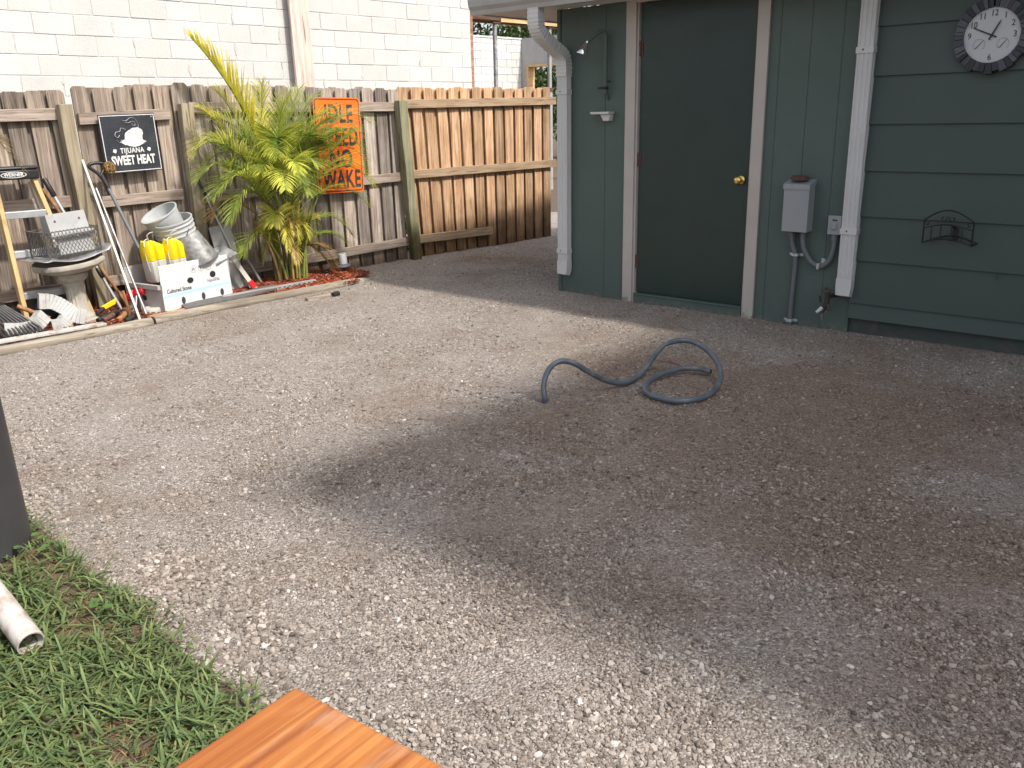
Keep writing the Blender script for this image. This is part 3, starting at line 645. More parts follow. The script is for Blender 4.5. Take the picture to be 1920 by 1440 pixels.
b = MB(); b.tube([(2.062, -.045, .665), (2.070, -.042, .58), (2.096, -.030, .50), (2.098, -.026, .40), (2.090, -.024, .2), (2.086, -.024, -.03)], .0165, 10); b.tube([(2.062, -.045, .67), (2.063, -.045, .63)], .022, 10)
c_p = b.build('riser_conduit', M['conduit'], T, smooth=40)
for z, u in ((.495, 2.097), (.028, 2.087)):
    b = MB(); b.box(u - .05, u + .05, -.012, -.001, z - .010, z + .010); b.box(u - .022, u + .022, -.046, -.0125, z - .010, z + .010); b.build('pipe_strap', M['alu'], T, bevel=.003)
T = thing('outlet_box', 'small grey outlet box with flip cover and looped conduit beside the downspout', 'outlet', 'H', (2.37, 0, .43))
b = MB(); b.box(2.322, 2.402, -.055, -.001, .660, .775); b.build('box', M['greybox'], T, bevel=.004)
b = MB(); b.box(2.318, 2.406, -.061, -.0555, .655, .780); c_ = b.build('cover_plate', M['greybox'], T, bevel=.002)
b = MB(); b.box(2.345, 2.382, -.072, -.0615, .690, .735); b.build('flap', M['greybox'], c_, bevel=.005)
b = MB(); b.box(2.350, 2.362, -.066, -.0612, .748, .756); b.box(2.368, 2.378, -.066, -.0612, .746, .754); b.build('catch', M['dark'], c_)
b = MB(); b.tube([(2.358, -.03, .66), (2.358, -.03, .615)], .024, 12); b.build('connector', M['conduit'], T, smooth=40)
b = MB(); p_ = catmull([(2.358, -.03, .63), (2.357, -.03, .56), (2.335, -.03, .475), (2.28, -.03, .43), (2.215, -.032, .455), (2.165, -.04, .53), (2.148, -.045, .60), (2.148, -.045, .68)], 10)
b.tube(p_, [.0165 * (1 + .05 * (i % 2)) for i in range(len(p_))], 10); b.build('looped_conduit', M['conduit'], T, smooth=60)
b = MB(); b.box(2.258, 2.276, -.052, -.001, .412, .452); b.box(2.272, 2.300, -.006, -.0012, .445, .482); b.build('pipe_strap', M['alu'], T, bevel=.003)
# spigot
T = thing('spigot', 'brass hose spigot with splitter valve and white nipple low on the wall', 'spigot', 'H', (2.36, 0, .15))
b = MB(); b.tube([(2.405, 0, .245), (2.385, -.05, .245), (2.37, -.09, .235)], .014, 10); b.tube([(2.37, -.09, .29), (2.37, -.095, .20)], .017, 10); b.tube([(2.37, -.095, .21), (2.355, -.10, .165), (2.345, -.11, .135)], .014, 10); b.tube([(2.37, -.095, .20), (2.395, -.10, .15)], .013, 10)
b.tube([(2.325, -.1, .20), (2.323, -.105, .245)], .006); b.build('valve_body', M['rust'], T, smooth=40)
b = MB(); mm = Matrix.Translation((2.37, -.105, .285)) @ Matrix.Rotation(R(75), 4, 'X')
b.lathe([(.016, 0), (.026, .004), (.026, .012), (.016, .016), (.008, .012)], 8, mm); b.build('hand_wheel', M['rust'], T, smooth=30)
b = MB(); b.tube([(2.345, -.11, .165), (2.32, -.14, .135)], [.014, .010], 10); b.build('white_nipple', M['white'], T, smooth=40)
b = MB(); b.tube([(2.345, -.11, .12), (2.352, -.108, .085)], .011, 10); b.build('steel_nipple', M['chrome'], T, smooth=40)
# hose holder (bowed wrought iron)
T = thing('hose_holder', 'black wrought iron hose holder with scrolls on the green siding', 'hose holder', 'H', (3.09, 0, .64))
def hp(u, z, bow=.14):                       # front frame bows out from the wall
    t = (u - 3.09) / .16; return (u, -(0.03 + bow * max(0, 1 - 0.25 * t * t)), z)
b = MB(); r_ = .0048
def arc(za, zb_, u0=2.945, u1=3.225, n=14, bow=.13): return [hp(lerp(u0, u1, k / (n - 1)), lerp(za, za, 0) + zb_ * math.sin(math.pi * k / (n - 1)), bow) for k in range(n)]
b.tube(arc(.795, .065), r_, 6); b.tube(arc(.745, .03), r_, 6); b.tube(arc(.655, .035), r_, 6)
b.tube([hp(2.945, .795, .13), hp(2.945, .655, .13)], r_, 6); b.tube([hp(3.225, .795, .13), hp(3.225, .655, .13)], r_, 6)
for u in (2.995, 3.05, 3.11, 3.17):
    k_ = math.sin(math.pi * (u - 2.945) / .28); b.tube([hp(u, .745 + .03 * k_, .13), hp(u, .655 + .035 * k_, .13)], r_ * .9, 6)
b.tube([(2.95 + .28 * k / 13, -.03, .655 + .04 * math.sin(math.pi * k / 13)) for k in range(14)], r_, 6)
for u in (2.945, 3.225): b.tube([hp(u, .655, .13), (u + .004, -.03, .657)], r_, 6)
b.build('bowed_frame', M['iron'], T, smooth=60)
b = MB()
for sx in (-1, 1):
    b = MB(); p_ = [hp(3.085 + sx * (.026 + (.022 - .0019 * k) * math.cos(k * .62 + 2.6)), .812 + (.022 - .0019 * k) * math.sin(k * .62 + 2.6), .13) for k in range(11)]; b.tube(p_, .0036, 6); b.build('scroll', M['iron'], T, smooth=60); b = MB()
    p_ = [hp(3.085 + sx * (.122 + (.02 - .0018 * k) * math.cos(k * .62 + .4)), .775 + (.02 - .0018 * k) * math.sin(k * .62 + .4), .13) for k in range(10)]; b.tube(p_, .0036, 6); b.build('scroll', M['iron'], T, smooth=60)
b = MB(); b.box(3.085, 3.115, -.030, -.023, .665, .745); b.tube([(3.1, -.025, .74), (3.1, -.16, .775)], .006); b.tube([(3.1, -.03, .67), (3.1, -.155, .685)], .006); b.build('bracket', M['iron'], T)
# clock
T = thing('wall_clock', 'round slate rimmed clock with white face and two small dials on siding', 'clock', 'H', (3.165, 0, 1.64))
CX, CZ, CY = 3.166, 1.838, -.045
b = MB(); r3 = random.Random(3); a = 0.0
while a < 6.2:                                # rim of stepped slate slips
    w_ = r3.uniform(.10, .22); w_ = min(w_, 6.2832 - a); ro = .203 + r3.uniform(-.009, .009); y_ = CY - r3.uniform(0, .012)
    mm = Matrix.Translation((CX, 0, CZ))
    q = [(.148 * math.sin(a), .148 * math.cos(a)), (ro * math.sin(a), ro * math.cos(a)), (ro * math.sin(a + w_ * .96), ro * math.cos(a + w_ * .96)), (.148 * math.sin(a + w_ * .96), .148 * math.cos(a + w_ * .96))]
    b.prism(q, y_ - .012, -.012, mm); a += w_
def slate():
    k = NT('slate_mosaic'); ir = k.island()
    cc = k.ramp(ir, [(0, (0.012, 0.011, 0.012)), (.3, (0.03, 0.035, 0.045)), (.6, (0.065, 0.075, 0.095)), (.85, (0.10, 0.10, 0.115)), (1, (0.05, 0.04, 0.038))])
    k.base(cc, 0.5); k.bump(k.noise(k.coord(), 60, 4), .5, .004); return k.m
M['slate'] = slate()
b.build('slate_rim', M['slate'], T, bevel=.002)
b = MB(); mm = Matrix.Translation((CX, -.012, CZ)) @ Matrix.Rotation(R(90), 4, 'X'); b.lathe([(.15, 0), (.15, .034), (.152, .036)], 48, mm); FACE = b.build('face', paint('clock_face', (0.52, 0.53, 0.55), 0.5, 0.02), T, smooth=40)
yf = -.0495
for h_ in (12, 1, 2, 3, 6, 9, 10, 11):
    a = h_ * math.pi / 6; text(str(h_), .047, M['ink'], T, 'numeral', (CX + .118 * math.sin(a), yf, CZ + .118 * math.cos(a)), .85)
b = MB()
def hand(b, a, L, tail, w_, y): b.prism([(-w_, -tail), (w_, -tail), (w_ * .8, L * .8), (0, L), (-w_ * .8, L * .8)], y - .0015, y, Matrix.Translation((CX, 0, CZ)) @ Matrix.Rotation(a, 4, 'Y'))
hand(b, R(294), .118, .028, .004, yf - .004); b.build('minute_hand', M['ink'], T)
b = MB(); hand(b, R(27), .092, .026, .0048, yf - .007); b.build('hour_hand', M['ink'], T)
for sx, a in ((-1, 40), (1, 38)):
    cx, cz = CX + sx * .062, CZ - .048
    b = MB()
    for k in range(13):
        an = R(-130 + k * 21.7); b.prism([(-.0012, .027), (.0012, .027), (.0012, .033), (-.0012, .033)], yf - .001, yf, Matrix.Translation((cx, 0, cz)) @ Matrix.Rotation(an, 4, 'Y'))
    d_ = b.build('small_dial', M['ink'], T)
    b = MB(); b.prism([(-.0018, -.026), (.0018, -.026), (.0008, .028), (-.0008, .028)], yf - .003, yf - .0015, Matrix.Translation((cx, 0, cz)) @ Matrix.Rotation(R(a), 4, 'Y')); b.build('pointer', M['ink'], d_)

# ------------------------------------------------------------------ hose lying on the gravel (pixel trace solved for height, in metres)
HOSE = [(0.177, 4.417, -0.03), (0.172, 4.402, 0.02), (0.168, 4.433, 0.07), (0.184, 4.467, 0.125), (0.222, 4.487, 0.175), (0.275, 4.503, 0.19), (0.341, 4.498, 0.175), (0.415, 4.527, 0.12), (0.5, 4.58, 0.06), (0.563, 4.613, 0.03), (0.626, 4.644, 0.016), (0.697, 4.721, 0.016), (0.764, 4.807, 0.04), (0.814, 4.84, 0.1), (0.852, 4.84, 0.15), (0.889, 4.844, 0.18), (0.968, 4.904, 0.185), (1.045, 4.905, 0.18), (1.112, 4.847, 0.155), (1.159, 4.775, 0.11), (1.171, 4.674, 0.06), (1.129, 4.537, 0.025), (1.041, 4.39, 0.016), (0.947, 4.318, 0.015), (0.861, 4.306, 0.015), (0.786, 4.356, 0.015), (0.733, 4.415, 0.018), (0.719, 4.489, 0.022), (0.746, 4.592, 0.026), (0.816, 4.714, 0.028), (0.907, 4.798, 0.03), (0.994, 4.85, 0.032), (1.069, 4.841, 0.033), (1.145, 4.793, 0.026)]
b = MB(); p_ = catmull(HOSE, 7); b.tube(p_, [.0152 * (1 + .025 * (i % 2)) * (1 - .28 * math.exp(-((i - 15 * 7) / 2.2) ** 2)) for i in range(len(p_))], 12)
T = tag(bpy.data.objects.new('flexible_hose', None), 'blue grey flexible hose looping up out of the gravel', 'hose'); col.objects.link(T); T.location = HOSE[0]; ORG[T.name] = HOSE[0]
b.build('hose_body', M['hose'], T, smooth=60)
e = Vector(HOSE[-1]); e0 = Vector(HOSE[-2])
b = MB(); rw = random.Random(2)
for k in range(4):
    s0 = Vector(HOSE[-3]) + Vector((0, .0, .012)); b.tube([tuple(s0), tuple(s0 + Vector((-.03 - .02 * k, .03 + .015 * k, .012))), tuple(s0 + Vector((-.08 - .025 * k, .05 + .02 * k, .004 + .012 * (k % 2))))], .0022, 5)
b.build('bare_wires', paint('wire_insulation', (.16, .09, .11), .5), T)
b = MB(); d_ = (e - e0).normalized(); b.tube([tuple(e - d_ * .004), tuple(e + d_ * .0015)], .0130, 10); b.build('open_end', M['dark'], T)

# ------------------------------------------------------------------ fence panels (seen from the rail side)
def dogear(b, u, w_, z0, z1, y0, y1, lean=0.0, ear=.022, twist=0.0):
    b.prism([(u + lean * 0, z0), (u + w_, z0), (u + w_ + lean, z1 - ear), (u + w_ - ear + lean, z1), (u + ear + lean, z1), (u + lean, z1 - ear)], y0, y1, Matrix.Translation((u + w_ / 2, 0, 0)) @ Matrix.Rotation(twist, 4, 'Z') @ Matrix.Translation((-u - w_ / 2, 0, 0)))
def pickets(b, u0, u1, top, pitch, w_, r, lean=lambda u: 0.0, z0=-.04, skip=None):
    u = u0
    while u < u1:
        ww = min(w_, u1 - u)
        if ww > .03:
            dogear(b, u, ww, z0 + r.uniform(0, .02), top(u) + r.uniform(-.012, .012), .020 + r.uniform(0, .006), .038 + r.uniform(0, .004), lean(u) + r.uniform(-.004, .004), twist=r.uniform(-.045, .045))
        if u + pitch * .6 + .1 < u1:
            v_ = u + w_ - .03; dogear(b, v_, .12, z0 + r.uniform(0, .02), top(v_) + r.uniform(-.02, .01), .058, .074, lean(v_) + r.uniform(-.003, .003), twist=r.uniform(-.03, .03))
        u += pitch
def rail(b, pts, h=.088, y0=-.020, y1=.0195):
    (u0, z0), (u1, z1) = pts; b.add([(u0, y0, z0 - h / 2), (u1, y0, z1 - h / 2), (u1, y1, z1 - h / 2), (u0, y1, z0 - h / 2), (u0, y0, z0 + h / 2), (u1, y0, z1 + h / 2), (u1, y1, z1 + h / 2), (u0, y1, z0 + h / 2)],
          [(0, 3, 2, 1), (4, 5, 6, 7), (0, 1, 5, 4), (1, 2, 6, 5), (2, 3, 7, 6), (3, 0, 4, 7)])
def fence(label, u0, u1, board_mat, rail_mat, rails, top, posts=(), seed=1, lean=lambda u: 0.0, pitch=.162, wd=.128, name='wood_fence'):
    T = thing(name, label, 'fence' if name == 'wood_fence' else 'gate', 'F', ((u0 + u1) / 2, 0, 0))
    b = MB(); pickets(b, u0, u1, top, pitch, wd, random.Random(seed), lean); b.build('pickets', board_mat, T, bevel=.003)
    for rr in rails: b = MB(); rail(b, *rr) if isinstance(rr[0], tuple) and isinstance(rr[0][0], tuple) else rail(b, rr); b.build('rail', rail_mat, T, bevel=.004)
    for (ut, ub, zt, wp, pm) in posts:
        b = MB(); n = 9
        vs_ = []
        for k in range(n):
            z = lerp(-.1, zt, k / (n - 1)); c = lerp(ub, ut, k / (n - 1)) + .004 * math.sin(k * 1.7); h = wp / 2
            vs_ += [(c - h, -.105, z), (c + h, -.105, z), (c + h, -.0205, z), (c - h, -.0205, z)]
        fs_ = [(3, 2, 1, 0), tuple((n - 1) * 4 + j for j in range(4))] + [(4 * i + j, 4 * i + (j + 1) % 4, 4 * i + 4 + (j + 1) % 4, 4 * i + 4 + j) for i in range(n - 1) for j in range(4)]
        b.add(vs_, fs_); b.build('post', pm, T, bevel=.005)
    return T
fence('grey weathered fence panel behind the stepladder, with a leaning post', -5.9, -3.335, M['fence_grey'], M['rail_grey'],
      [((-5.9, 1.50), (-3.505, 1.545)), ((-5.9, .86), (-3.505, .885)), ((-5.9, .2), (-3.505, .21))], lambda u: 1.73 + (u + 3.5) * .085,
      [(-3.462, -3.40, 1.615, .098, M['post_grey'])], 2, lambda u: -.07)
GATE = fence('grey fence gate with cross rails and a square black tin sign hung on it', -3.325, -2.475, M['fence_grey'], M['rail_grey'],
      [((-3.345, 1.505), (-2.60, 1.535)), ((-3.265, .858), (-2.578, .872)), ((-3.31, .215), (-2.585, .225))], lambda u: 1.745 + (u + 3.36) * .03,
      [(-2.487, -2.487, 1.615, .108, M['post_grey'])], 5, lambda u: -.035, name='fence_gate')
fence('pale grey fence panel behind the palm and the orange road sign', -2.52, -.13, M['fence_pale'], M['rail_grey'],
      [((-2.43, 1.585), (-.15, 1.575)), ((-2.43, .83), (-.15, .875)), ((-2.43, .135), (-.15, .195))], lambda u: 1.775 + (u + 2.5) * -.008,
      [(-.182, -.088, 1.635, .105, M['post_green'])], 8, lambda u: -.015)
fence('warm brown newer fence panel between the green post and the house', -.045, 2.25, M['fence_warm'], M['rail_warm'],
      [((-.10, 1.60), (2.25, 1.628)), ((-.05, .887), (2.25, .893)), ((-.01, .20), (1.127, .18))], lambda u: 1.765 + u * .004, [], 12, lambda u: -.10 * max(0, 1 - u / 1.2))
b = MB()
for k in range(4): b.box(2.26 + .16 * k, 2.26 + .16 * k + .15, .02, .04, -.04, 1.77)

# ------------------------------------------------------------------ signs on the fence
T = thing('tin_sign', 'square black tin sign lettered TIJUANA SWEET HEAT with white border on gate', 'sign', 'F', (-2.985, .05, 1.31))
SX, SZ, ST = -2.985, 1.312, .02           # centre and tilt of the sign
MS = Matrix.Translation((SX, 0, SZ)) @ Matrix.Rotation(R(-1.5), 4, 'Y')
b = MB(); b.box(-.228, .228, -.060, -.052, -.228, .228, MS); b.build('plate', M['signblack'], T, bevel=.002)
b = MB()
for q in ((-.222, .222, .2135, .219), (-.222, .222, -.219, -.2135), (-.222, -.2165, -.213, .213), (.2165, .222, -.213, .213)): b.box(q[0], q[1], -.0622, -.0605, q[2], q[3], MS)
b.build('border', M['signwhite'], T)
b = MB(); rr = random.Random(4)
for i in range(-6, 7):                       # raised diamond-plate lugs
    for j in range(-6, 7):
        if (abs(i) < 4 and -4 < j < 4) or rr.random() < .1: continue
        b.prism([(-.012, -.002), (.012, -.002), (.012, .002), (-.012, .002)], -.0615, -.0602, MS @ Matrix.Translation((i * .033, 0, j * .033)) @ Matrix.Rotation(R(45 if (i + j) % 2 else -45), 4, 'Y'))
b.build('raised_lugs', paint('black_lugs', (.05, .055, .065), .35, .2), T)
ms = Matrix.Rotation(R(-1.5), 4, 'Y')
def spos(x, z): return tuple(MS @ Vector((x, -.0615, z)))
text('TIJUANA', .056, M['signwhite'], T, 'lettering', spos(.0, -.058), .82, .0012, mtx=ms, space=1.1)
text('SWEET HEAT', .098, M['signwhite'], T, 'lettering', spos(0, -.135), .62, .0035, mtx=ms)
b = MB(); y_ = -.0624                        # pale figure in a hat with curling smoke beside it
def blob(cx, cz, rx, rz, n=16, jit=.12, seed=0):
    q = random.Random(seed); cx, cz, rx, rz = cx * 1.25, (cz - .07) * 1.2 + .078, rx * 1.25, rz * 1.2; b.add([tuple(MS @ Vector((cx + rx * math.cos(2 * math.pi * k / n) * (1 + q.uniform(-jit, jit)), y_ - .0001 * seed, cz + rz * math.sin(2 * math.pi * k / n) * (1 + q.uniform(-jit, jit))))) for k in range(n)], [tuple(range(n))])
blob(.025, .045, .062, .05, seed=1); blob(.02, .012, .075, .03, seed=2); blob(.045, .075, .045, .03, seed=3)
def curl(pts, r=.004): b.tube([tuple(MS @ Vector((x * 1.25, y_, (z - .07) * 1.2 + .078))) for x, z in catmull([(p[0], 0, p[1]) for p in pts], 6) and [(q[0], q[2]) for q in catmull([(p[0], 0, p[1]) for p in pts], 6)]], r, 5, flat=.3)
curl([(-.035, .155), (-.01, .15), (.02, .168), (.05, .16), (.065, .125), (.06, .09)]); curl([(-.02, .14), (.005, .137), (.025, .145)]); curl([(.03, .145), (.045, .14), (.045, .12), (.028, .12), (.028, .135)])
curl([(-.02, .095), (-.05, .105), (-.06, .085), (-.085, .08), (-.095, .06), (-.08, .045), (-.065, .06)]); curl([(-.09, .03), (-.07, .01), (-.055, .03), (-.045, -.005), (-.02, .0)])
em = b.build('emblem', M['signwhite'], T)
y_ = -.0632; rr = random.Random(6)
for k in range(11): b = MB(); x, z = rr.uniform(-.03, .07), rr.uniform(-.01, .095); curl([(x - .012, z), (x, z + rr.uniform(.004, .012)), (x + .012, z - rr.uniform(-.004, .008))], .0016); b.build('line', M['signblack'], em)
for sx in (-.140, .140):
    b = MB(); b.add([tuple(MS @ Vector((sx + .018 * math.cos(k * .7) * (1 if k % 2 else .75), -.0622, -.055 + .018 * math.sin(k * .7) * (1 if k % 2 else .75)))) for k in range(9)], [tuple(range(9))]); b.build('ornament', M['signwhite'], T)
b = MB()
for q in ((.20, .20),): b.lathe([(.006, 0), (.006, .003)], 8, MS @ Matrix.Translation((q[0], -.0605, q[1])) @ Matrix.Rotation(R(90), 4, 'X'))
b.build('screw', M['alu'], T)

T = thing('road_sign', 'orange road sign lettered IDLE SPEED NO WAKE on the grey fence', 'sign', 'F', (-.965, .05, 1.215))
MO = Matrix.Translation((-.965, 0, 1.217)) @ Matrix.Rotation(R(1.0), 4, 'Y')
def rrect(w_, h, r, n=6):
    out = []
    for cx, cz, a0 in ((w_ - r, h - r, 0), (-w_ + r, h - r, 90), (-w_ + r, -h + r, 180), (w_ - r, -h + r, 270)):
        out += [(cx + r * math.cos(R(a0 + 90 * k / n)), cz + r * math.sin(R(a0 + 90 * k / n))) for k in range(n + 1)]
    return out
b = MB(); b.prism(rrect(.268, .447, .035), -.0565, -.053, MO); b.build('plate', M['orange'], T)
b = MB(); o1, o2 = rrect(.257, .436, .032), rrect(.246, .425, .026); n = len(o1)
b.add([tuple(MO @ Vector((x, -.0577, z))) for x, z in o1 + o2], [(i, (i + 1) % n, n + (i + 1) % n, n + i) for i in range(n)]); b.build('border_line', M['ink'], T)
mo = Matrix.Rotation(R(1.0), 4, 'Y')
for s_t, zc, xs_ in (('IDLE', .290, .66), ('SPEED', .075, .63), ('NO', -.13, .70), ('WAKE', -.325, .63)):
    text(s_t, .232, M['ink'], T, 'lettering', tuple(MO @ Vector((.012, -.0578, zc))), xs_, .0065, mtx=mo, space=1.10)
for z in (.40, -.40): b = MB(); b.lathe([(.008, 0), (.008, .004)], 8, MO @ Matrix.Translation((0, -.0575, z)) @ Matrix.Rotation(R(90), 4, 'X')); b.build('bolt', M['galv'], T)

# ------------------------------------------------------------------ block building beyond the fence
def course_wall(b, u0, u1, z0, z1, y, bl=.40, h=.20, phase=0.0, r=None, t=.10, gap=.004, sgn=1):
    r = r or random.Random(1); k = 0; z = z0
    while z < z1 - .01:
        u = u0 - bl + (phase + (k % 2) * .5) * bl % bl - bl
        while u < u1:
            a, c = max(u, u0), min(u + bl, u1)
            if c - a > .03:
                g = gap * r.uniform(.5, 1.6); yy = y - r.uniform(0, .006)
                q = [(a + g * r.uniform(.6, 1.8), z + g + r.uniform(-.002, .002)), (c - g * r.uniform(.6, 1.8), z + g + r.uniform(-.002, .002)), (c - g * r.uniform(.6, 1.8), z + h - g), (a + g * r.uniform(.6, 1.8), z + h - g)]
                b.prism(q, yy, y + t)
            u += bl
        z += h; k += 1
T = thing('block_building', 'white painted concrete block building wall rising behind the fence', 'building', 'F', (0, -2.56, 0))
b = MB(); course_wall(b, -9.0, 3.27, -.05, 4.95, 2.56, phase=.72, r=random.Random(6)); b.build('block_wall', M['block'], T, bevel=.004)
b = MB(); b.box(-9.0, 3.265, 2.5620, 2.76, -.05, 4.94); mort = b
rr = random.Random(9)               # mortar smears squeezed out over some of the joints
for _ in range(70):
    k = rr.randrange(8, 16); z = -.05 + .2 * k; uu = -9 + .4 * rr.randrange(0, 31) + (.288 if k % 2 == 0 else .088) + rr.uniform(-.004, .004)
    if not -4 < uu < 3.2: continue
    h = rr.uniform(.05, .17); w_ = rr.uniform(.008, .022); zc = z + rr.uniform(.03, .17)
    b.prism([(uu - w_ * .3, zc - h / 2), (uu + w_ * .4, zc - h / 2 + .01), (uu + w_, zc), (uu + w_ * .5, zc + h / 2), (uu - w_ * .5, zc + h / 2 - .01), (uu - w_, zc + .01)], 2.5520, 2.5618)
mort.build('mortar', M['mortar'], T)
FW = 11.0
T = thing('unfinished_block_building', 'bright white block building under construction with grey lintel wall farther back', 'building', 'F', (12.2, -FW, 0))
b = MB(); course_wall(b, 8.0, 13.1, 0, 3.55, FW, phase=.25, r=random.Random(8), gap=.006); b.build('rear_wall', M['blockfar'], T)
b = MB(); b.box(8.0, 13.08, FW + .012, FW + .19, 0, 3.53); b.box(7.98, 13.1, FW - .02, FW + .19, 3.55, 3.59); b.build('mortar', M['mortarlight'], T)
b = MB(); b.box(13.1, 13.30, 7.2, FW + .19, 2.86, 3.58); b.box(13.1, 13.30, FW - .22, FW + .19, 0, 2.859); b.build('side_wall', M['stucco'], T)
b = MB(); b.box(13.06, 13.32, 7.2, FW - .225, 2.80, 2.857); b.box(13.06, 13.32, FW - .30, FW - .225, 0, 2.798); b.build('window_buck', M['newwood'], T)
T = thing('roof_framing', 'reddish timber roof beams held up above the unfinished building', 'roof framing', 'F', (6.5, -5, 3.1))
b = MB(); b.box(3.45, 11.5, 4.9, 5.0, 3.16, 3.34); b.box(3.45, 11.5, 5.6, 5.7, 3.20, 3.38); b.box(3.28, 11.5, 4.7, 5.9, 3.385, 3.42); b.build('beam', M['redwood'], T)
b = MB(); b.box(6.2, 12.5, 4.86, 4.897, 3.135, 3.20); b.build('ledger', M['newwood'], T)
b = MB(); b.box(3.275, 3.33, 2.57, 5.9, -.05, 3.384); b.box(3.278, 3.40, 4.86, 5.0, 0, 3.158); b.build('wooden_stud', M['redwood'], T)
for u, z1, lab in ((6.115, 3.13, 'grey steel prop with base plate holding the roof beam'), (7.62, 3.13, 'thin pale prop near the downspout holding up the roof beam')):
    T = thing('steel_prop', lab, 'prop', 'F', (u, -5.0, 0), 'props under the roof framing')
    b = MB(); b.tube([(u, 4.95, 0), (u, 4.95, 1.95)], .055, 10); b.tube([(u, 4.95, 1.95), (u, 4.95, z1 - .02)], .042, 10); b.build('tube', M['galv'] if u < 7 else M['sheet'], T, smooth=40)
    b = MB(); b.box(u - .1, u + .1, 4.88, 5.02, z1 - .02, z1); b.build('head_plate', M['brown'], T); b = MB(); b.lathe([(.075, 1.93), (.075, 1.99)], 10, Matrix.Translation((u, 4.95, 0))); b.build('collar', M['brown'], T)
b = MB(); b.add([(.17, 2.43, 4.3), (.47, 2.43, 4.3), (.445, 2.43, .0), (.222, 2.43, .0), (.17, 2.475, 4.3), (.47, 2.475, 4.3), (.445, 2.475, 0), (.222, 2.475, 0)], [(0, 3, 2, 1), (4, 5, 6, 7), (0, 1, 5, 4), (1, 2, 6, 5), (2, 3, 7, 6), (3, 0, 4, 7)])
o = b.build('timber_plank', M['pinkwood'], frame='F', origin=P(.33, -2.45, 0), bevel=.004); tag(o, 'tall whitewashed plank standing upright against the block wall', 'plank')

# ------------------------------------------------------------------ trees beyond
def leafy(name, label, center, rad, n, size, seed, base, group=None, frame='F', trunk=True):
    T = thing(name, label, 'tree' if 'tree' in name else 'shrub', frame, (center[0], -center[1], 0), group)
    r = np.random.default_rng(seed); b = MB(); cl = []
    cen = []
    for _ in range(26):
        d = r.normal(0, 1, 3); d /= np.linalg.norm(d); cen.append((np.array(center) + d * np.array(rad) * r.uniform(.35, .95), r.uniform(.22, .42)))
    for i in range(n):
        c, rr_ = cen[i % len(cen)]
        d = r.normal(0, 1, 3); d /= np.linalg.norm(d) + 1e-6
        p = c + d * np.array(rad) * rr_ * r.uniform(.5, 1.05)
        dr = r.normal(0, 1, 3); g_ = r.uniform(.55, 1.35); yl = r.random()
        strip(b, cl, p, dr, tuple(r.normal(0, 1, 3)), size * r.uniform(.6, 1.4), size * .42, .4, tuple(x * g_ for x in base), (base[0] * g_ * (1 + .6 * yl), base[1] * g_ * (1 + .25 * yl), base[2] * g_), seg=2)
    b.build('crown', M['leaf2'], T, colors=cl)
    if trunk:
        b = MB(); z1 = center[2]; rt = .03 * max(rad)
        b.tube([(center[0], center[1], -.1), (center[0] + .1, center[1], z1 * .5), (center[0], center[1], z1)], [rt * 1.4, rt, rt * .6], 8)
        for k in range(5):
            a = k * 1.26; b.tube([(center[0], center[1], z1 * .6), (center[0] + math.cos(a) * rad[0] * .6, center[1] + math.sin(a) * rad[1] * .6, z1 + rad[2] * .3)], [rt * .5, rt * .2], 6)
        b.build('trunk', M['bark'], T, smooth=60)
    return T
TREES = [(14.0, 20, 3.4, 'dense dark green tree filling the gap above the far block wall'), (18.5, 21, 3.6, 'darker tree seen between the steel props behind the block wall'), (21.5, 18, 3.0, 'bright green tree seen through the window opening beside the downspout')]
for i, (u, y, z, lab) in enumerate(TREES):
    leafy('broadleaf_tree', lab, (u, y, z + .6), (3.2, 2.0, 3.4), 8000, .22, 20 + i, [(.035, .06, .022), (.03, .052, .02), (.06, .10, .03)][i], 'trees beyond the building')
leafy('broadleaf_tree', 'small green tree standing low behind the window opening', (19.5, 13.5, 1.8), (1.8, 1.8, 1.9), 3200, .20, 41, (.06, .10, .03), 'trees beyond the building')
leafy('shrub', 'small leafy shrub showing through the gap beside the green fence post', (.10, .55, .55), (.35, .3, .65), 1500, .06, 44, (.045, .075, .025), trunk=False)
leafy('shrub', 'low leafy weeds showing under the broken fence rail', (.98, .42, .15), (.32, .25, .25), 700, .05, 45, (.05, .07, .03), trunk=False)

# ------------------------------------------------------------------ planted bed: timber curb, soil, red mulch
bed = [(-5.6, 0.0), (-1.12, 0.0), (-1.02, .3), (-1.10, .60), (-1.6, .76), (-2.3, .80), (-3.0, .85), (-3.5, .92), (-5.6, .98)]
b = MB(); n = len(bed); b.add([(u, -o, .016) for u, o in bed], [tuple(range(n))[::-1] if False else tuple(range(n))]); struct(b.build('bed_soil', M['soil'], frame='F'))
def chips():
    b = MB(); r = random.Random(17); n = 0
    while n < 9000:
        u = r.uniform(-4.4, -1.04); o = r.uniform(.03, .80)
        if u < -2.9 and r.random() < .72: continue
        if u > -1.35 and o > .66 - (u + 1.35) * .4: continue
        n += 1
        L = r.uniform(.015, .055); w_ = r.uniform(.005, .013)
        hump = .03 * math.exp(-((u + 1.6) / .5) ** 2) * math.exp(-((o - .35) / .3) ** 2)
        mm = Matrix.Translation((u, -o, .022 + hump + r.uniform(0, .018))) @ Euler((r.uniform(-.5, .5), r.uniform(-.5, .5), r.uniform(0, 6.28))).to_matrix().to_4x4()
        b.box(-L / 2, L / 2, -w_ / 2, w_ / 2, -.002, .002, mm)
    struct(b.build('mulch', M['mulch'], frame='F'), 'stuff')
chips()
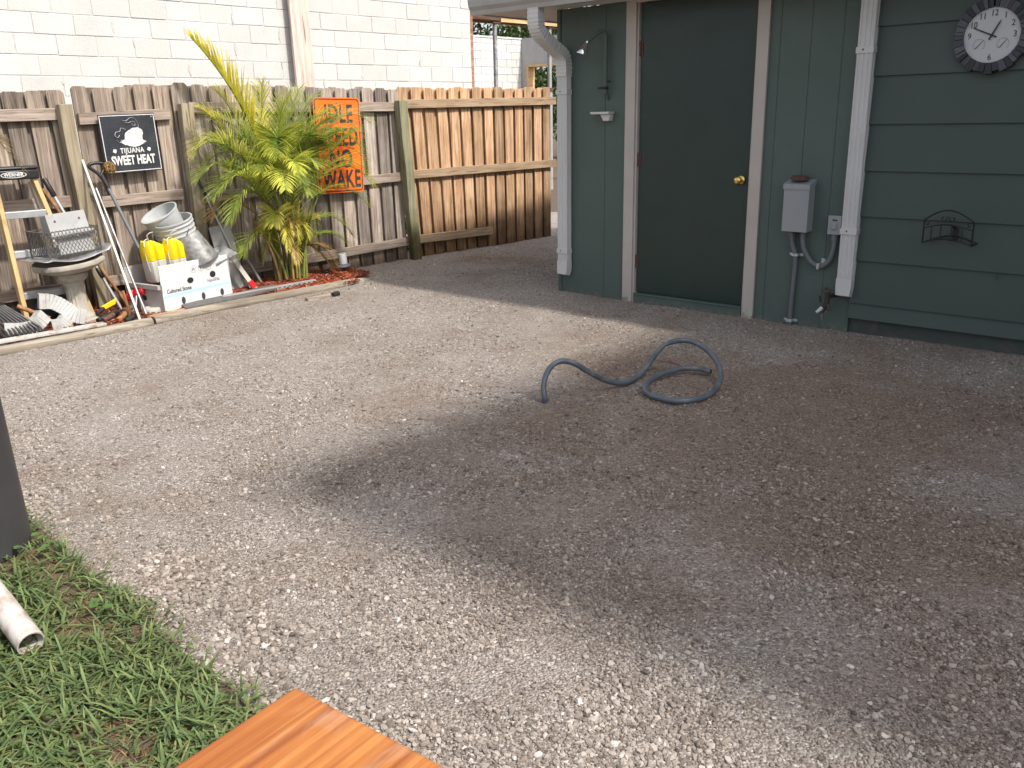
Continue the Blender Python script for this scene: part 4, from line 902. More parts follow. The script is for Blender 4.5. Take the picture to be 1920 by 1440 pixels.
def log(label, pts, r_, seed):
    p_ = catmull(pts, 10); b = MB(); q = random.Random(seed)
    b.tube(p_, [r_ * (1 + q.uniform(-.03, .03)) for _ in p_], 14); o = b.build('landscape_timber', M['timber'], frame='F', origin=pts[0], smooth=45); tag(o, label, 'timber', 'round timbers edging the bed'); return o
log('round timber edging the bed, running out of the frame beside the white board', [P(-5.6, .99, .012), P(-4.6, .985, .014), P(-4.0, .98, .016), P(-3.38, .91, .016)], .039, 1)
log('long round timber edging the bed in front of the white cardboard box', [P(-3.36, .905, .016), P(-2.8, .825, .016), P(-2.2, .81, .018), P(-1.7, .785, .018), P(-1.38, .725, .006), P(-1.14, .645, -.028)], .039, 2)
log('short buried stub of round timber lying in the gravel before the bed', [P(-2.12, 1.08, -.005), P(-1.87, 1.06, -.002)], .030, 3)
b = MB(); b.tube([P(-1.87, 1.10, .012), P(-1.80, 1.085, .014)], .024, 10, caps=False); b.tube([P(-1.868, 1.10, .012), P(-1.805, 1.085, .014)], .020, 10); o = b.build('pipe_stub', M['black'], frame='F', origin=P(-1.84, 1.1, 0), smooth=40); tag(o, 'short black pipe stub half sunk in the gravel by the timber edging', 'pipe')

# ------------------------------------------------------------------ palm
def frond(parent, base, ctrl, tip, c0, c1, L=.30, w_=.0066, n=40, droop=.7, seed=0, ang=52, rach=.006, rc=(.22, .25, .06), start=.18):
    r = random.Random(seed); b = MB(); cl = []
    pts = bez(base, ctrl, tip, 26)
    P_ = [Vector(p) for p in pts]
    tube = MB(); tube.tube(pts, [rach * (1 - .75 * i / 25) for i in range(26)], 5); nv = len(tube.v)
    b.v += tube.v; b.f += tube.f; cl += [(*rc, 1)] * nv
    for i in range(n):
        t = start + (1 - start) * (i + .5) / n; f = t * 25; k = min(24, int(f)); p = P_[k].lerp(P_[k + 1], f - k)
        tg = (P_[k + 1] - P_[k]).normalized(); side = tg.cross(Vector((0, 0, 1)))
        if side.length < .15: side = tg.cross(Vector((0, 1, 0)))
        side.normalize(); nu = side.cross(tg)
        ll = L * (math.sin(math.pi * (0.16 + .80 * (t - start) / (1 - start))) ** .7) * r.uniform(.85, 1.1)
        for sd in (-1, 1):
            a = R(ang + r.uniform(-7, 7)) * (1 - .45 * t)
            d = tg * math.cos(a) + side * (sd * math.sin(a)) + nu * (.28 + r.uniform(-.1, .1))
            j = r.uniform(.8, 1.2); q = r.random()
            a0 = tuple(x * j for x in c0); a1 = tuple(lerp(c0[z], c1[z], .4 + .6 * q) * j for z in range(3))
            strip(b, cl, p + Vector((r.uniform(-.003, .003),) * 3), d, tuple(nu), ll, w_ * r.uniform(.8, 1.2), droop * r.uniform(.7, 1.3), a0, a1, seg=4)
    return b.build('frond', M['leaf'], parent, colors=cl)
T = thing('areca_palm', 'bushy areca palm with yellow green fronds in front of the orange sign', 'palm', 'F', (-1.80, .32, 0))
rp = random.Random(31)
YG = (.78, .74, .11); YY = (.92, .79, .22); GR = (.29, .39, .075); DG = (.17, .26, .05); LG = (.52, .57, .12); BR = (.48, .31, .15); GG = (.45, .50, .21)
stems = []
for k in range(26):                           # stems in the clump
    a = rp.uniform(0, 6.28); r0 = rp.uniform(.03, .15); bu, bo = -1.79 + r0 * 1.1 * math.cos(a), .33 + r0 * .75 * math.sin(a)
    ht = rp.uniform(.45, .85); lean = rp.uniform(.02, .20)
    top = (bu + lean * math.cos(a) * 1.4, -(bo + lean * .6 * math.sin(a)), ht); stems.append(top)
    b = MB(); pts = bez((bu, -bo, -.02), (bu + .02 * math.cos(a), -bo, ht * .55), top, 9)
    b.tube(pts, [.014 * (1 - .055 * i) for i in range(9)], 7); c_s = rp.choice([(.30, .24, .06), (.20, .21, .06), (.12, .14, .04), (.33, .22, .09), (.25, .16, .07)])
    b.build('stem', M['stem'], T, colors=[(*tuple(x * rp.uniform(.85, 1.1) for x in c_s), 1)] * len(b.v), smooth=60)
def fr(base, ctrl, tip, c0, c1, **kw): frond(T, P(*base), P(*ctrl), P(*tip), c0, c1, **kw)
sd = 0
F_ = [
 # base(u,out,z), control, tip, foot colour, tip colour, extras
 ((-1.88, .30, .85), (-1.97, .28, 1.60), (-2.46, .26, 2.12), YG, YY, dict(L=.38, w_=.022, ang=36, droop=.35, n=58, start=.03, rach=.011)),
 ((-1.90, .28, .80), (-2.05, .24, 1.45), (-2.10, .2, 1.86), LG, YY, dict(L=.24, ang=40)),
 ((-1.86, .24, .80), (-1.90, .2, 1.35), (-1.80, .16, 1.78), LG, YY, dict(L=.30, ang=46)),
 ((-1.92, .3, .75), (-2.30, .3, 1.62), (-2.62, .36, 1.20), LG, YY, dict(L=.25, ang=48)),
 ((-1.95, .3, .75), (-2.25, .3, 1.50), (-2.50, .3, 1.58), YG, YY, dict(L=.20, ang=45)),
 ((-1.95, .35, .70), (-2.35, .4, 1.35), (-2.66, .45, 1.00), GR, LG, dict(L=.27)),
 ((-1.95, .4, .65), (-2.25, .5, 1.15), (-2.48, .6, .66), GR, LG, dict(L=.27)),
 ((-1.95, .3, .55), (-2.35, .3, 1.00), (-2.52, .35, .68), BR, (.36, .25, .10), dict(L=.24)),
 ((-1.92, .4, .40), (-2.20, .45, .66), (-2.34, .5, .36), GR, LG, dict(L=.22)),
 ((-1.80, .42, .85), (-1.74, .48, 1.55), (-1.46, .55, 1.24), (.12, .20, .02), YG, dict(L=.32, w_=.018, ang=58, droop=.6, n=40)),
 ((-1.84, .42, .80), (-1.90, .52, 1.58), (-2.00, .62, 1.18), (.11, .19, .025), YG, dict(L=.30, w_=.014, ang=58, n=40)),
 ((-1.88, .45, .75), (-2.00, .70, 1.25), (-2.14, .95, .92), LG, YG, dict(L=.27, w_=.010, ang=62)),
 ((-1.75, .25, .80), (-1.55, .2, 1.55), (-1.26, .16, 1.66), GG, (.24, .30, .12), dict(L=.33, ang=50)),
 ((-1.72, .26, .80), (-1.25, .2, 1.82), (-.80, .24, 1.30), GG, (.40, .38, .12), dict(L=.30, ang=52)),
 ((-1.70, .3, .75), (-1.30, .3, 1.50), (-.86, .35, 1.08), GR, LG, dict(L=.30)),
 ((-1.68, .35, .70), (-1.25, .4, 1.28), (-1.02, .5, 1.02), LG, YG, dict(L=.30)),
 ((-1.68, .35, .65), (-1.25, .38, 1.05), (-.93, .42, .66), GR, YG, dict(L=.28)),
 ((-1.66, .38, .50), (-1.35, .40, .75), (-1.16, .44, .40), GR, LG, dict(L=.24)),
 ((-1.66, .36, .35), (-1.45, .40, .55), (-1.22, .42, .34), GR, LG, dict(L=.20)),
 ((-1.86, .45, .80), (-1.92, .72, 1.30), (-1.98, .90, 1.06), LG, YG, dict(L=.27, w_=.010)),
 ((-1.82, .20, .75), (-1.75, .14, 1.30), (-1.58, .12, 1.52), GG, LG, dict(L=.30)),
 ((-1.90, .20, .75), (-2.15, .14, 1.25), (-2.36, .12, 1.30), GG, LG, dict(L=.30)),
 ((-1.78, .30, .80), (-1.45, .25, 1.48), (-1.12, .24, 1.44), DG, LG, dict(L=.31)),
 ((-1.88, .34, .85), (-2.12, .34, 1.50), (-2.32, .38, 1.26), DG, GR, dict(L=.30)),
 ((-1.90, .40, .40), (-1.98, .52, .86), (-2.06, .58, .60), LG, YY, dict(L=.22, w_=.010)),
 ((-1.70, .34, .30), (-1.50, .45, .48), (-1.40, .50, .12), BR, (.34, .22, .12), dict(L=.22, w_=.009)),
 ((-1.72, .30, .34), (-1.52, .32, .42), (-1.36, .34, .10), BR, (.38, .24, .13), dict(L=.20, w_=.009)),
 ((-1.80, .36, .80), (-1.70, .40, 1.30), (-1.62, .46, 1.06), DG, GR, dict(L=.30)),
 ((-1.78, .24, .85), (-1.62, .18, 1.50), (-1.42, .14, 1.72), GG, LG, dict(L=.30, ang=42)),
 ((-1.82, .30, .85), (-1.78, .30, 1.50), (-1.66, .28, 1.60), GR, YG, dict(L=.30, ang=44)),
 ((-1.90, .28, .85), (-2.12, .22, 1.60), (-2.26, .20, 1.70), LG, YY, dict(L=.28, ang=42)),
 ((-1.76, .34, .85), (-1.50, .34, 1.60), (-1.20, .34, 1.50), GR, YG, dict(L=.32)),
 ((-1.70, .36, .80), (-1.22, .40, 1.75), (-.86, .44, 1.42), GG, LG, dict(L=.30)),
 ((-1.72, .36, .75), (-1.32, .42, 1.62), (-.98, .44, 1.20), GR, LG, dict(L=.32)),
 ((-1.70, .38, .70), (-1.20, .46, 1.30), (-.95, .52, .86), LG, YG, dict(L=.32)),
 ((-1.72, .36, .72), (-1.36, .46, 1.22), (-1.12, .52, 1.34), GR, YG, dict(L=.34)),
 ((-1.90, .36, .75), (-2.28, .42, 1.42), (-2.58, .46, 1.28), LG, YG, dict(L=.32)),
 ((-1.92, .38, .70), (-2.22, .46, 1.25), (-2.56, .52, .86), GR, LG, dict(L=.32)),
 ((-1.90, .32, .80), (-2.10, .32, 1.55), (-2.40, .34, 1.48), GG, YG, dict(L=.32)),
 ((-1.92, .40, .65), (-2.20, .52, 1.08), (-2.40, .58, 1.02), LG, YG, dict(L=.30)),
]
for f_ in F_:
    sd += 1; fr(*f_[:5], seed=sd, **f_[5])
for k in range(20):                           # shorter fronds filling the crown
    a = rp.uniform(0, 6.28); L0 = rp.uniform(.40, .72); bz = rp.uniform(.55, .85); bs = (-1.80 + .08 * math.cos(a), .36 + .06 * math.sin(a), bz)
    tipz = bz + rp.uniform(.25, .65); sd += 1
    fr(bs, (bs[0] + L0 * .5 * math.cos(a), bs[1] + .25 * L0 * math.sin(a), bz + .62), (bs[0] + L0 * math.cos(a), max(.12, bs[1] + .55 * L0 * math.sin(a)), tipz), rp.choice([GR, DG, LG]), rp.choice([LG, GR, YG]), L=.27, seed=sd)
for k in range(26):                           # small feathery fronds low down between the stems
    a = rp.uniform(2.6, 6.8); bz = rp.uniform(.12, .45); bs = (-1.80 + .10 * math.cos(a), .34 - .08 * math.sin(a), bz); L0 = rp.uniform(.10, .27); sd += 1
    fr(bs, (bs[0] + L0 * .35 * math.cos(a), bs[1] - .2 * L0 * math.sin(a), bz + .38), (bs[0] + L0 * math.cos(a), min(.7, max(.12, bs[1] - .6 * L0 * math.sin(a))), bz + rp.uniform(-.05, .28)), rp.choice([LG, GR, YG, BR]), rp.choice([LG, YG, YY]), L=.15, w_=.005, n=22, seed=sd, rach=.004, droop=.9, ang=40)
# the palm at the left edge whose frond tips reach into the frame
T2 = thing('young_palm', 'palm whose brown frond tips hang in at the left edge before the fence', 'palm', 'F', (-4.75, .75, 0))
b = MB(); b.tube([P(-4.75, .75, -.02), P(-4.74, .74, .8), P(-4.72, .72, 1.35)], [.05, .04, .03], 8); b.build('trunk', M['bark'], T2, smooth=60)
for i, (c, t_) in enumerate((((-4.35, .7, 1.85), (-3.99, .62, 1.16)), ((-4.35, .6, 1.62), (-4.02, .55, 1.34)), ((-4.9, .9, 1.9), (-5.3, 1.0, 1.3)), ((-4.7, 1.0, 1.9), (-4.7, 1.4, 1.3)), ((-4.55, .5, 2.0), (-4.30, .35, 1.95)))):
    frond(T2, P(-4.72, .72, 1.33), P(*c), P(*t_), (.16, .13, .05), BR, L=.24, w_=.009, seed=70 + i, droop=1.3, n=20)

# ------------------------------------------------------------------ yard clutter along the fence
def cyl_between(b, p, q, r_, seg=10): b.tube([p, q], r_, seg)
# stepladder
T = thing('stepladder', 'folded stepladder with tan side rails and a black top cap', 'ladder', 'F', (-3.9, .3, 0))
LU0, LU1, LU0b, LU1b = -4.070, -3.800, -4.085, -3.610
def lad(u, z): return (u, -(lerp(.40, .16, z / 1.15)), z)
for ua, ub in ((LU0, LU0b), (LU1, LU1b)):
    b = MB(); b.sweep([lad(ub, -.01), lad(ua, 1.09)], (.016, .034), (0, 1, 0)); b.build('side_rail', M['fibreglass'], T, bevel=.003)
b = MB(); c0, c1 = Vector(lad(LU0, 1.08)), Vector(lad(LU1, 1.08)); b.box(LU0 - .035, LU1 + .03, c0.y - .055, c0.y + .085, 1.085, 1.155); b.box(LU0 - .045, LU1 + .04, c0.y - .062, c0.y + .09, 1.1555, 1.178); cap = b.build('top_cap', M['black'], T, bevel=.012, smooth=30)
b = MB(); yv = c0.y - .0565; o1 = [(-3.945 + .088 * math.cos(2 * math.pi * k / 28), 1.120 + .022 * math.sin(2 * math.pi * k / 28)) for k in range(28)]; o2 = [(-3.945 + .082 * math.cos(2 * math.pi * k / 28), 1.120 + .018 * math.sin(2 * math.pi * k / 28)) for k in range(28)]
b.add([(x, yv, z) for x, z in o1 + o2], [(i, (i + 1) % 28, 28 + (i + 1) % 28, 28 + i) for i in range(28)]); b.build('oval_ring', M['signwhite'], cap)
text('WERNER', .033, M['signwhite'], cap, 'lettering', (-3.945, yv, 1.120), 1.0, .0008)
for z in (.855, .575, .275):
    t_ = z / 1.09; ua, ub = lerp(LU0b, LU0, t_), lerp(LU1b, LU1, t_); y_ = lad(0, z)[1]
    b = MB(); b.box(ua + .017, ub - .017, y_ - .036, y_ + .03, z - .004, z + .004); b.box(ua + .017, ub - .017, y_ - .038, y_ - .0345, z - .045, z + .003); b.build('step', M['alu'], T, bevel=.002)
for ua, ub in ((-4.12, -4.22), (-3.80, -3.62)):
    b = MB(); b.sweep([P(ub, .14, -.01), P(ua, .10, 1.06)], (.013, .026), (0, 1, 0)); b.build('rear_rail', M['buoywhite'], T, bevel=.003)
# bird bath, slightly askew
T = thing('bird_bath', 'concrete bird bath with fluted pedestal and scalloped bowl, leaning slightly', 'bird bath', 'F', (-3.73, .50, 0))
MBt = Matrix.Translation(P(-3.735, .49, 0)) @ Matrix.Rotation(R(-2.5), 4, 'Y') @ Matrix.Rotation(R(1), 4, 'X')
b = MB(); seg = 32; prof = [(.128, -.01), (.128, .045), (.110, .052), (.106, .075), (.086, .092), (.080, .105), (.070, .13), (.066, .24), (.068, .30), (.074, .315), (.076, .335), (.098, .352), (.112, .372), (.112, .405)]
vs_ = []
for r_, z in prof:
    for j in range(seg):
        k = 1 - (.12 if (j % 2 and .12 < z < .31) else 0); an = 2 * math.pi * j / seg; vs_.append((r_ * k * math.cos(an), r_ * k * math.sin(an), z))
b.add(vs_, [(i * seg + j, i * seg + (j + 1) % seg, (i + 1) * seg + (j + 1) % seg, (i + 1) * seg + j) for i in range(len(prof) - 1) for j in range(seg)] + [tuple((len(prof) - 1) * seg + j for j in range(seg))], MBt); b.build('pedestal', M['concrete'], T, smooth=35)
MBb = MBt @ Matrix.Translation((0, 0, .405)) @ Matrix.Rotation(R(-3), 4, 'Y')
b = MB(); prof = [(.09, 0.0), (.15, .012), (.205, .034), (.232, .050), (.248, .062), (.252, .080), (.244, .096), (.224, .094), (.19, .070), (.12, .042), (.01, .034)]; vs_ = []
for r_, z in prof:
    for j in range(48): an = 2 * math.pi * j / 48; k = 1 + (.022 * math.cos(an * 12) if r_ > .23 else 0); vs_.append((r_ * k * math.cos(an), r_ * k * math.sin(an), z))
b.add(vs_, [(i * 48 + j, i * 48 + (j + 1) % 48, (i + 1) * 48 + (j + 1) % 48, (i + 1) * 48 + j) for i in range(len(prof) - 1) for j in range(48)] + [tuple(range(47, -1, -1)), tuple((len(prof) - 1) * 48 + j for j in range(48))], MBb); b.build('bowl', M['concrete'], T, smooth=40)
# wire mesh cage with flashing, sitting in the bowl
T = thing('mesh_cage', 'rusty wire mesh cage with bent base flashing sitting in bird bath bowl', 'wire cage', 'F', (-3.75, .46, .50))
MC = Matrix.Translation(P(-3.755, .47, .515)) @ Matrix.Rotation(R(-2), 4, 'Y') @ Matrix.Rotation(R(8), 4, 'Z')
b = MB()
def mesh_side(p, q, h, n, m_):
    p, q = Vector(p), Vector(q)
    for k in range(-m_, n):
        for s_ in (0, 1):
            a0, a1 = (k / n, (k + m_) / n) if s_ == 0 else ((k + m_) / n, k / n); z0, z1 = 0.0, h
            ta, tb = a0, a1
            if (ta < 0 and tb < 0) or (ta > 1 and tb > 1): continue
            def cl_(t, t2, za, zb_):
                if t < 0: f_ = (0 - t) / (t2 - t); return 0, lerp(za, zb_, f_)
                if t > 1: f_ = (1 - t) / (t2 - t); return 1, lerp(za, zb_, f_)
                return t, za
            A = cl_(ta, tb, z0, z1); B = cl_(tb, ta, z1, z0)
            pa, pb = p.lerp(q, A[0]) + Vector((0, 0, A[1])), p.lerp(q, B[0]) + Vector((0, 0, B[1]))
            b.tube([tuple(MC @ pa), tuple(MC @ pb)], .0018, 4, caps=False)
mesh_side((-.185, -.13, .03), (.20, -.13, .03), .190, 14, 4); mesh_side((-.185, .13, .03), (-.185, -.13, .03), .190, 8, 4); mesh_side((.20, -.13, .03), (.20, .13, .03), .190, 8, 4); mesh_side((.20, .13, .03), (-.185, .13, .03), .190, 12, 4)
b.build('mesh', M['wire'], T)
b = MB()
for a_, c_q in (((-.19, -.135), (.205, -.135)), ((.205, -.135), (.205, .135)), ((.205, .135), (-.19, .135)), ((-.19, .135), (-.19, -.135))):
    b.sweep([tuple(MC @ Vector((*a_, .213))), tuple(MC @ Vector((*c_q, .213)))], (.002, .016) if False else (.010, .0022), (0, 0, 1))
for q_ in ((-.19, -.135), (.205, -.135), (.205, .135), (-.19, .135)): b.tube([tuple(MC @ Vector((*q_, .02))), tuple(MC @ Vector((*q_, .22)))], .006, 6)
b.build('rim', M['wire'], T)
b = MB(); nx_, ny_ = 14, 6; vs_ = []
for j in range(ny_ + 1):
    for i in range(nx_ + 1):
        x = -.27 + .54 * i / nx_; y = -.19 + .36 * j / ny_; z = .018 + .025 * math.cos(i / nx_ * 5.2 + .7) * (1 if j < 3 else .5) + (.03 if i == nx_ else 0) - (.014 if i < 2 else 0)
        vs_.append(tuple(MC @ Vector((x, y, z))))
fs_ = [(j * (nx_ + 1) + i, j * (nx_ + 1) + i + 1, (j + 1) * (nx_ + 1) + i + 1, (j + 1) * (nx_ + 1) + i) for j in range(ny_) for i in range(nx_)]
b.add(vs_, fs_); o = b.build('base_flashing', M['galv'], T, smooth=60); sm = o.modifiers.new('thick', 'SOLIDIFY'); sm.thickness = .003
# bent sheet metal leaning in the cage
b = MB(); MS2 = Matrix.Translation(P(-3.715, .52, .70)) @ Matrix.Rotation(R(6), 4, 'Z') @ Matrix.Rotation(R(-3), 4, 'Y') @ Matrix.Rotation(R(-14), 4, 'X')
b.box(-.145, .145, -.004, .004, -.005, .150, MS2); b.box(-.160, .160, -.034, -.0045, -.030, .004, MS2); b.box(-.145, -.139, .0045, .10, -.005, .148, MS2); b.box(-.12, .14, .0, .006, -.15, -.032, MS2)
T = thing('sheet_metal', 'bent grey sheet metal panel standing tilted inside the mesh cage', 'sheet metal', 'F', (-3.715, .52, .55)); b.build('panel', M['sheet'], T, bevel=.002)
for x in (-.09, .09): b = MB(); b.lathe([(.008, 0), (.008, .004)], 8, MS2 @ Matrix.Translation((x, -.0045, .095)) @ Matrix.Rotation(R(90), 4, 'X')); b.build('rivet', M['brown'], T)
# poles leaning on the fence
def pole(name, label, cat, pts, r_, mat, extra=None, group=None):
    T = thing(name, label, cat, 'F', (pts[0][0], -pts[0][1], pts[0][2]), group); b = MB(); b.tube(pts, r_, 10); b.build('shaft', mat, T, smooth=45)
    if extra: extra(T)
    return T
def grip(a, c, r_, mat, nm='grip'):
    def f_(T): b = MB(); b.tube([a, tuple(lerp(a[i], c[i], .06) for i in range(3)), tuple(lerp(a[i], c[i], .94) for i in range(3)), c], [r_ * .7, r_, r_, r_ * .8], 10); b.build(nm, mat, T, smooth=45)
    return f_
pole('squeegee_pole', 'silver pole with black grips leaning behind the sheet metal panel', 'pole', [P(-3.36, .36, .0), P(-3.68, .07, 1.04)], .0125, M['alu'], lambda T: (grip(P(-3.648, .10, .935), P(-3.69, .06, 1.075), .020, M['black'])(T), grip(P(-3.45, .28, .295), P(-3.475, .255, .375), .017, M['black'], 'joint')(T)))
pole('broom_handle', 'plain brown wooden handle leaning behind the bird bath', 'handle', [P(-3.27, .30, .0), P(-3.715, .07, 1.0)], .013, M['handle'])
def dgrip(T):
    b = MB(); b.tube(catmull([P(-3.262, .16, .99), P(-3.30, .13, 1.08), P(-3.365, .12, 1.145), P(-3.33, .12, 1.17), P(-3.26, .12, 1.165), P(-3.245, .12, 1.135), P(-3.29, .13, 1.075)], 6), .014, 8); b.tube([P(-3.285, .135, 1.08), P(-3.255, .165, .97)], .017, 8); b.build('loop_grip', M['black'], T, smooth=60)
pole('shovel', 'long handled shovel with a black loop grip leaning on the gate', 'shovel', [P(-3.06, .50, .05), P(-3.262, .16, .99)], .0135, M['conduit'], dgrip)
b = MB(); b.sweep([P(-3.435, .845, .03), P(-3.40, .10, 1.20)], (.0085, .006), (0, 1, 0)); o = b.build('white_strip', M['buoywhite'], frame='F', origin=P(-3.435, .815, 0), bevel=.002); tag(o, 'long white wooden strip leaning from timber edging up to the gate post', 'strip')
pole('metal_tube', 'bare silver metal tube leaning just behind the long white strip', 'tube', [P(-3.30, .66, 0), P(-3.34, .13, .98)], .009, M['galv'])
b = MB(); rr = random.Random(8); cb = Vector(P(-3.215, .13, 1.128))
for k in range(40):
    ax = Vector((rr.gauss(0, 1), rr.gauss(0, 1), rr.gauss(0, 1))).normalized(); e1 = ax.orthogonal().normalized(); e2 = ax.cross(e1); a0 = rr.uniform(0, 6.28); ro = .052 * rr.uniform(.85, 1.03)
    b.tube([tuple(cb + ro * (e1 * math.cos(a0 + .35 * i) + e2 * math.sin(a0 + .35 * i))) for i in range(int(rr.uniform(7, 14)))], .0024, 5)
o = b.build('twig_ball', M['twig'], frame='F', origin=tuple(cb)); tag(o, 'small woven brown twig ball hanging at the corner of the tin sign', 'twig ball')
# poles and board behind the box, right of the gate post
pole('pressure_pole', 'thin silver pole with a black tip leaning at the gate post by the palm', 'pole', [P(-2.20, .32, .0), P(-2.475, .125, .97)], .010, M['alu'], grip(P(-2.437, .152, .84), P(-2.482, .12, .995), .013, M['black'], 'tip'))
pole('conduit_length', 'dull grey tube leaning beside the thin silver pole, foot by the box', 'tube', [P(-2.02, .22, .0), P(-2.445, .12, .93)], .0125, M['galv'])
b = MB(); mm = Matrix.Translation(P(-2.35, .22, .36)) @ Matrix.Rotation(R(-6), 4, 'Y') @ Matrix.Rotation(R(-8), 4, 'X'); b.box(-.10, .10, -.006, .006, -.36, .24, mm); o = b.build('grey_board', M['sheet'], frame='F', origin=P(-2.35, .22, 0), bevel=.002); tag(o, 'flat grey board leaning behind the poles with leaf shadows on it', 'board')
T = thing('white_post', 'short white post with a red band leaning at the right of the cardboard box', 'post', 'F', (-2.22, .40, 0)); b = MB(); b.sweep([P(-2.20, .42, 0), P(-2.37, .36, .33)], (.020, .008), (0, 1, 0)); b.build('shaft', M['buoywhite'], T, bevel=.002); b = MB(); b.sweep([P(-2.232, .43, .055), P(-2.262, .42, .115)], (.0215, .0095), (0, 1, 0)); b.build('band', M['red'], T)
b = MB(); mm = Matrix.Translation(P(-2.56, .46, .395)) @ Matrix.Rotation(R(18), 4, 'Z') @ Matrix.Rotation(R(-12), 4, 'Y') @ Matrix.Rotation(R(24), 4, 'X'); b.box(-.12, .14, -.10, .07, -.002, .002, mm); b.box(-.12, .14, -.104, -.1005, -.03, .002, mm); o = b.build('metal_flashing', M['galv'], frame='F', origin=P(-2.56, .46, .39), bevel=.001); tag(o, 'bent grey metal flashing lying on the right end of the cardboard box', 'flashing')
# cardboard box
T = thing('cardboard_box', 'white printed cardboard box lettered Cultured Stone, open and full of junk', 'box', 'F', (-2.85, .5, 0))
MX = Matrix.Translation(P(-2.842, .635, .018)) @ Matrix.Rotation(R(13.8), 4, 'Z')      # front panel's foot, turned a little
b = MB(); bx_ = MX @ Matrix.Rotation(R(-3), 4, 'X')
b.box(-.345, .345, -.004, .004, .0, .375, bx_); FP = b.build('front_panel', M['cardwhite'], T, bevel=.002)
b = MB(); b.box(-.345, -.339, .0045, .46, .0, .225, MX); b.box(.339, .345, .0045, .46, .0, .34, MX); b.box(-.338, .338, .452, .46, .0, .34, MX); b.box(-.338, .338, .005, .45, .001, .007, MX); b.box(-.37, -.3455, .02, .40, .19, .225, MX @ Matrix.Rotation(R(0), 4, 'X')); b.build('carton', M['card'], T, bevel=.001)
YF = -.0053
def bp(x, z, dy=0.0): return tuple(bx_ @ Vector((x, YF - dy, z)))
def flat(pts, mat, nm, dy=0.0):
    b = MB(); b.add([bp(x, z, dy) for x, z in pts], [tuple(range(len(pts)))]); return b.build(nm, mat, FP)
flat([(-.34, .118), (.34, .130), (.34, .152), (-.34, .140)], M['blueprint'], 'blue_stripe')
mbx = bx_.to_3x3().to_4x4()
text('Cultured Stone', .045, M['ink'], FP, 'lettering', bp(-.185, .166, .0006), .85, .0007, depth=.0004, mtx=mbx)
text('HandiPak', .040, M['greyink'], FP, 'lettering', bp(.165, .190, .0006), .85, .0004, depth=.0004, mtx=mbx)
def ell(cx, cz, rx, rz, n=18): return [(cx + rx * math.cos(2 * math.pi * k / n), cz + rz * math.sin(2 * math.pi * k / n)) for k in range(n)]
flat(ell(-.065, .222, .032, .024), M['dark'], 'hand_hole'); flat(ell(.165, .236, .030, .027), M['dark'], 'hand_hole')
for x in (-.16, .04, .235): flat(ell(x, .075, .019, .030), M['ink'], 'printed_oval')
for x in (-.02, .055, .13):
    b = MB(); o1, o2 = ell(x, .305, .029, .029, 22), ell(x, .305, .026, .026, 22); b.add([bp(*p) for p in o1 + o2], [(i, (i + 1) % 22, 22 + (i + 1) % 22, 22 + i) for i in range(22)])
    if x < 0: b.add([bp(*p) for p in ((x - .014, .292), (x - .014, .308), (x, .322), (x + .014, .308), (x + .014, .292), (x + .004, .292), (x + .004, .303), (x - .004, .303), (x - .004, .292))], [tuple(range(9))])
    elif x < .1: b.add([bp(*p) for p in ((x - .004, .290), (x - .012, .305), (x - .002, .322), (x + .008, .316), (x + .002, .305), (x + .008, .296))], [tuple(range(6))])
    else:
        for q_ in (.300, .310): b.add([bp(*p) for p in ((x - .012, q_), (x + .012, q_), (x + .010, q_ + .004), (x - .010, q_ + .004))], [(0, 1, 2, 3)])
    b.build('printed_icon', M['greyink'], FP)
b = MB(); o1, o2 = ell(0, 0, .03, .022), ell(0, 0, .022, .015); MXs = MX @ Matrix.Translation((-.3455, .23, .11)) @ Matrix.Rotation(R(-90), 4, 'Z')
b.add([tuple(MXs @ Vector((x, -.0012, z))) for x, z in ell(0, 0, .028, .022)], [tuple(range(18))]); b.build('side_hole', M['dark'], T)
b = MB(); rr = random.Random(3)
for _ in range(60):
    mm = MX @ Matrix.Translation((rr.uniform(-.31, .31), rr.uniform(.04, .42), rr.uniform(.12, .20))) @ Euler((rr.uniform(0, 3), rr.uniform(0, 3), rr.uniform(0, 3))).to_matrix().to_4x4(); s0 = rr.uniform(.02, .05); b.box(-s0, s0, -s0 * .7, s0 * .7, -.012, .012, mm)
b.box(-.335, .335, .01, .445, .01, .13, MX)
o = b.build('stone_rubble', paint('brown_rubble', (.20, .15, .11), .9, .4, 14, .5), frame='F', origin=P(-2.84, .4, .05)); struct(o, 'stuff')
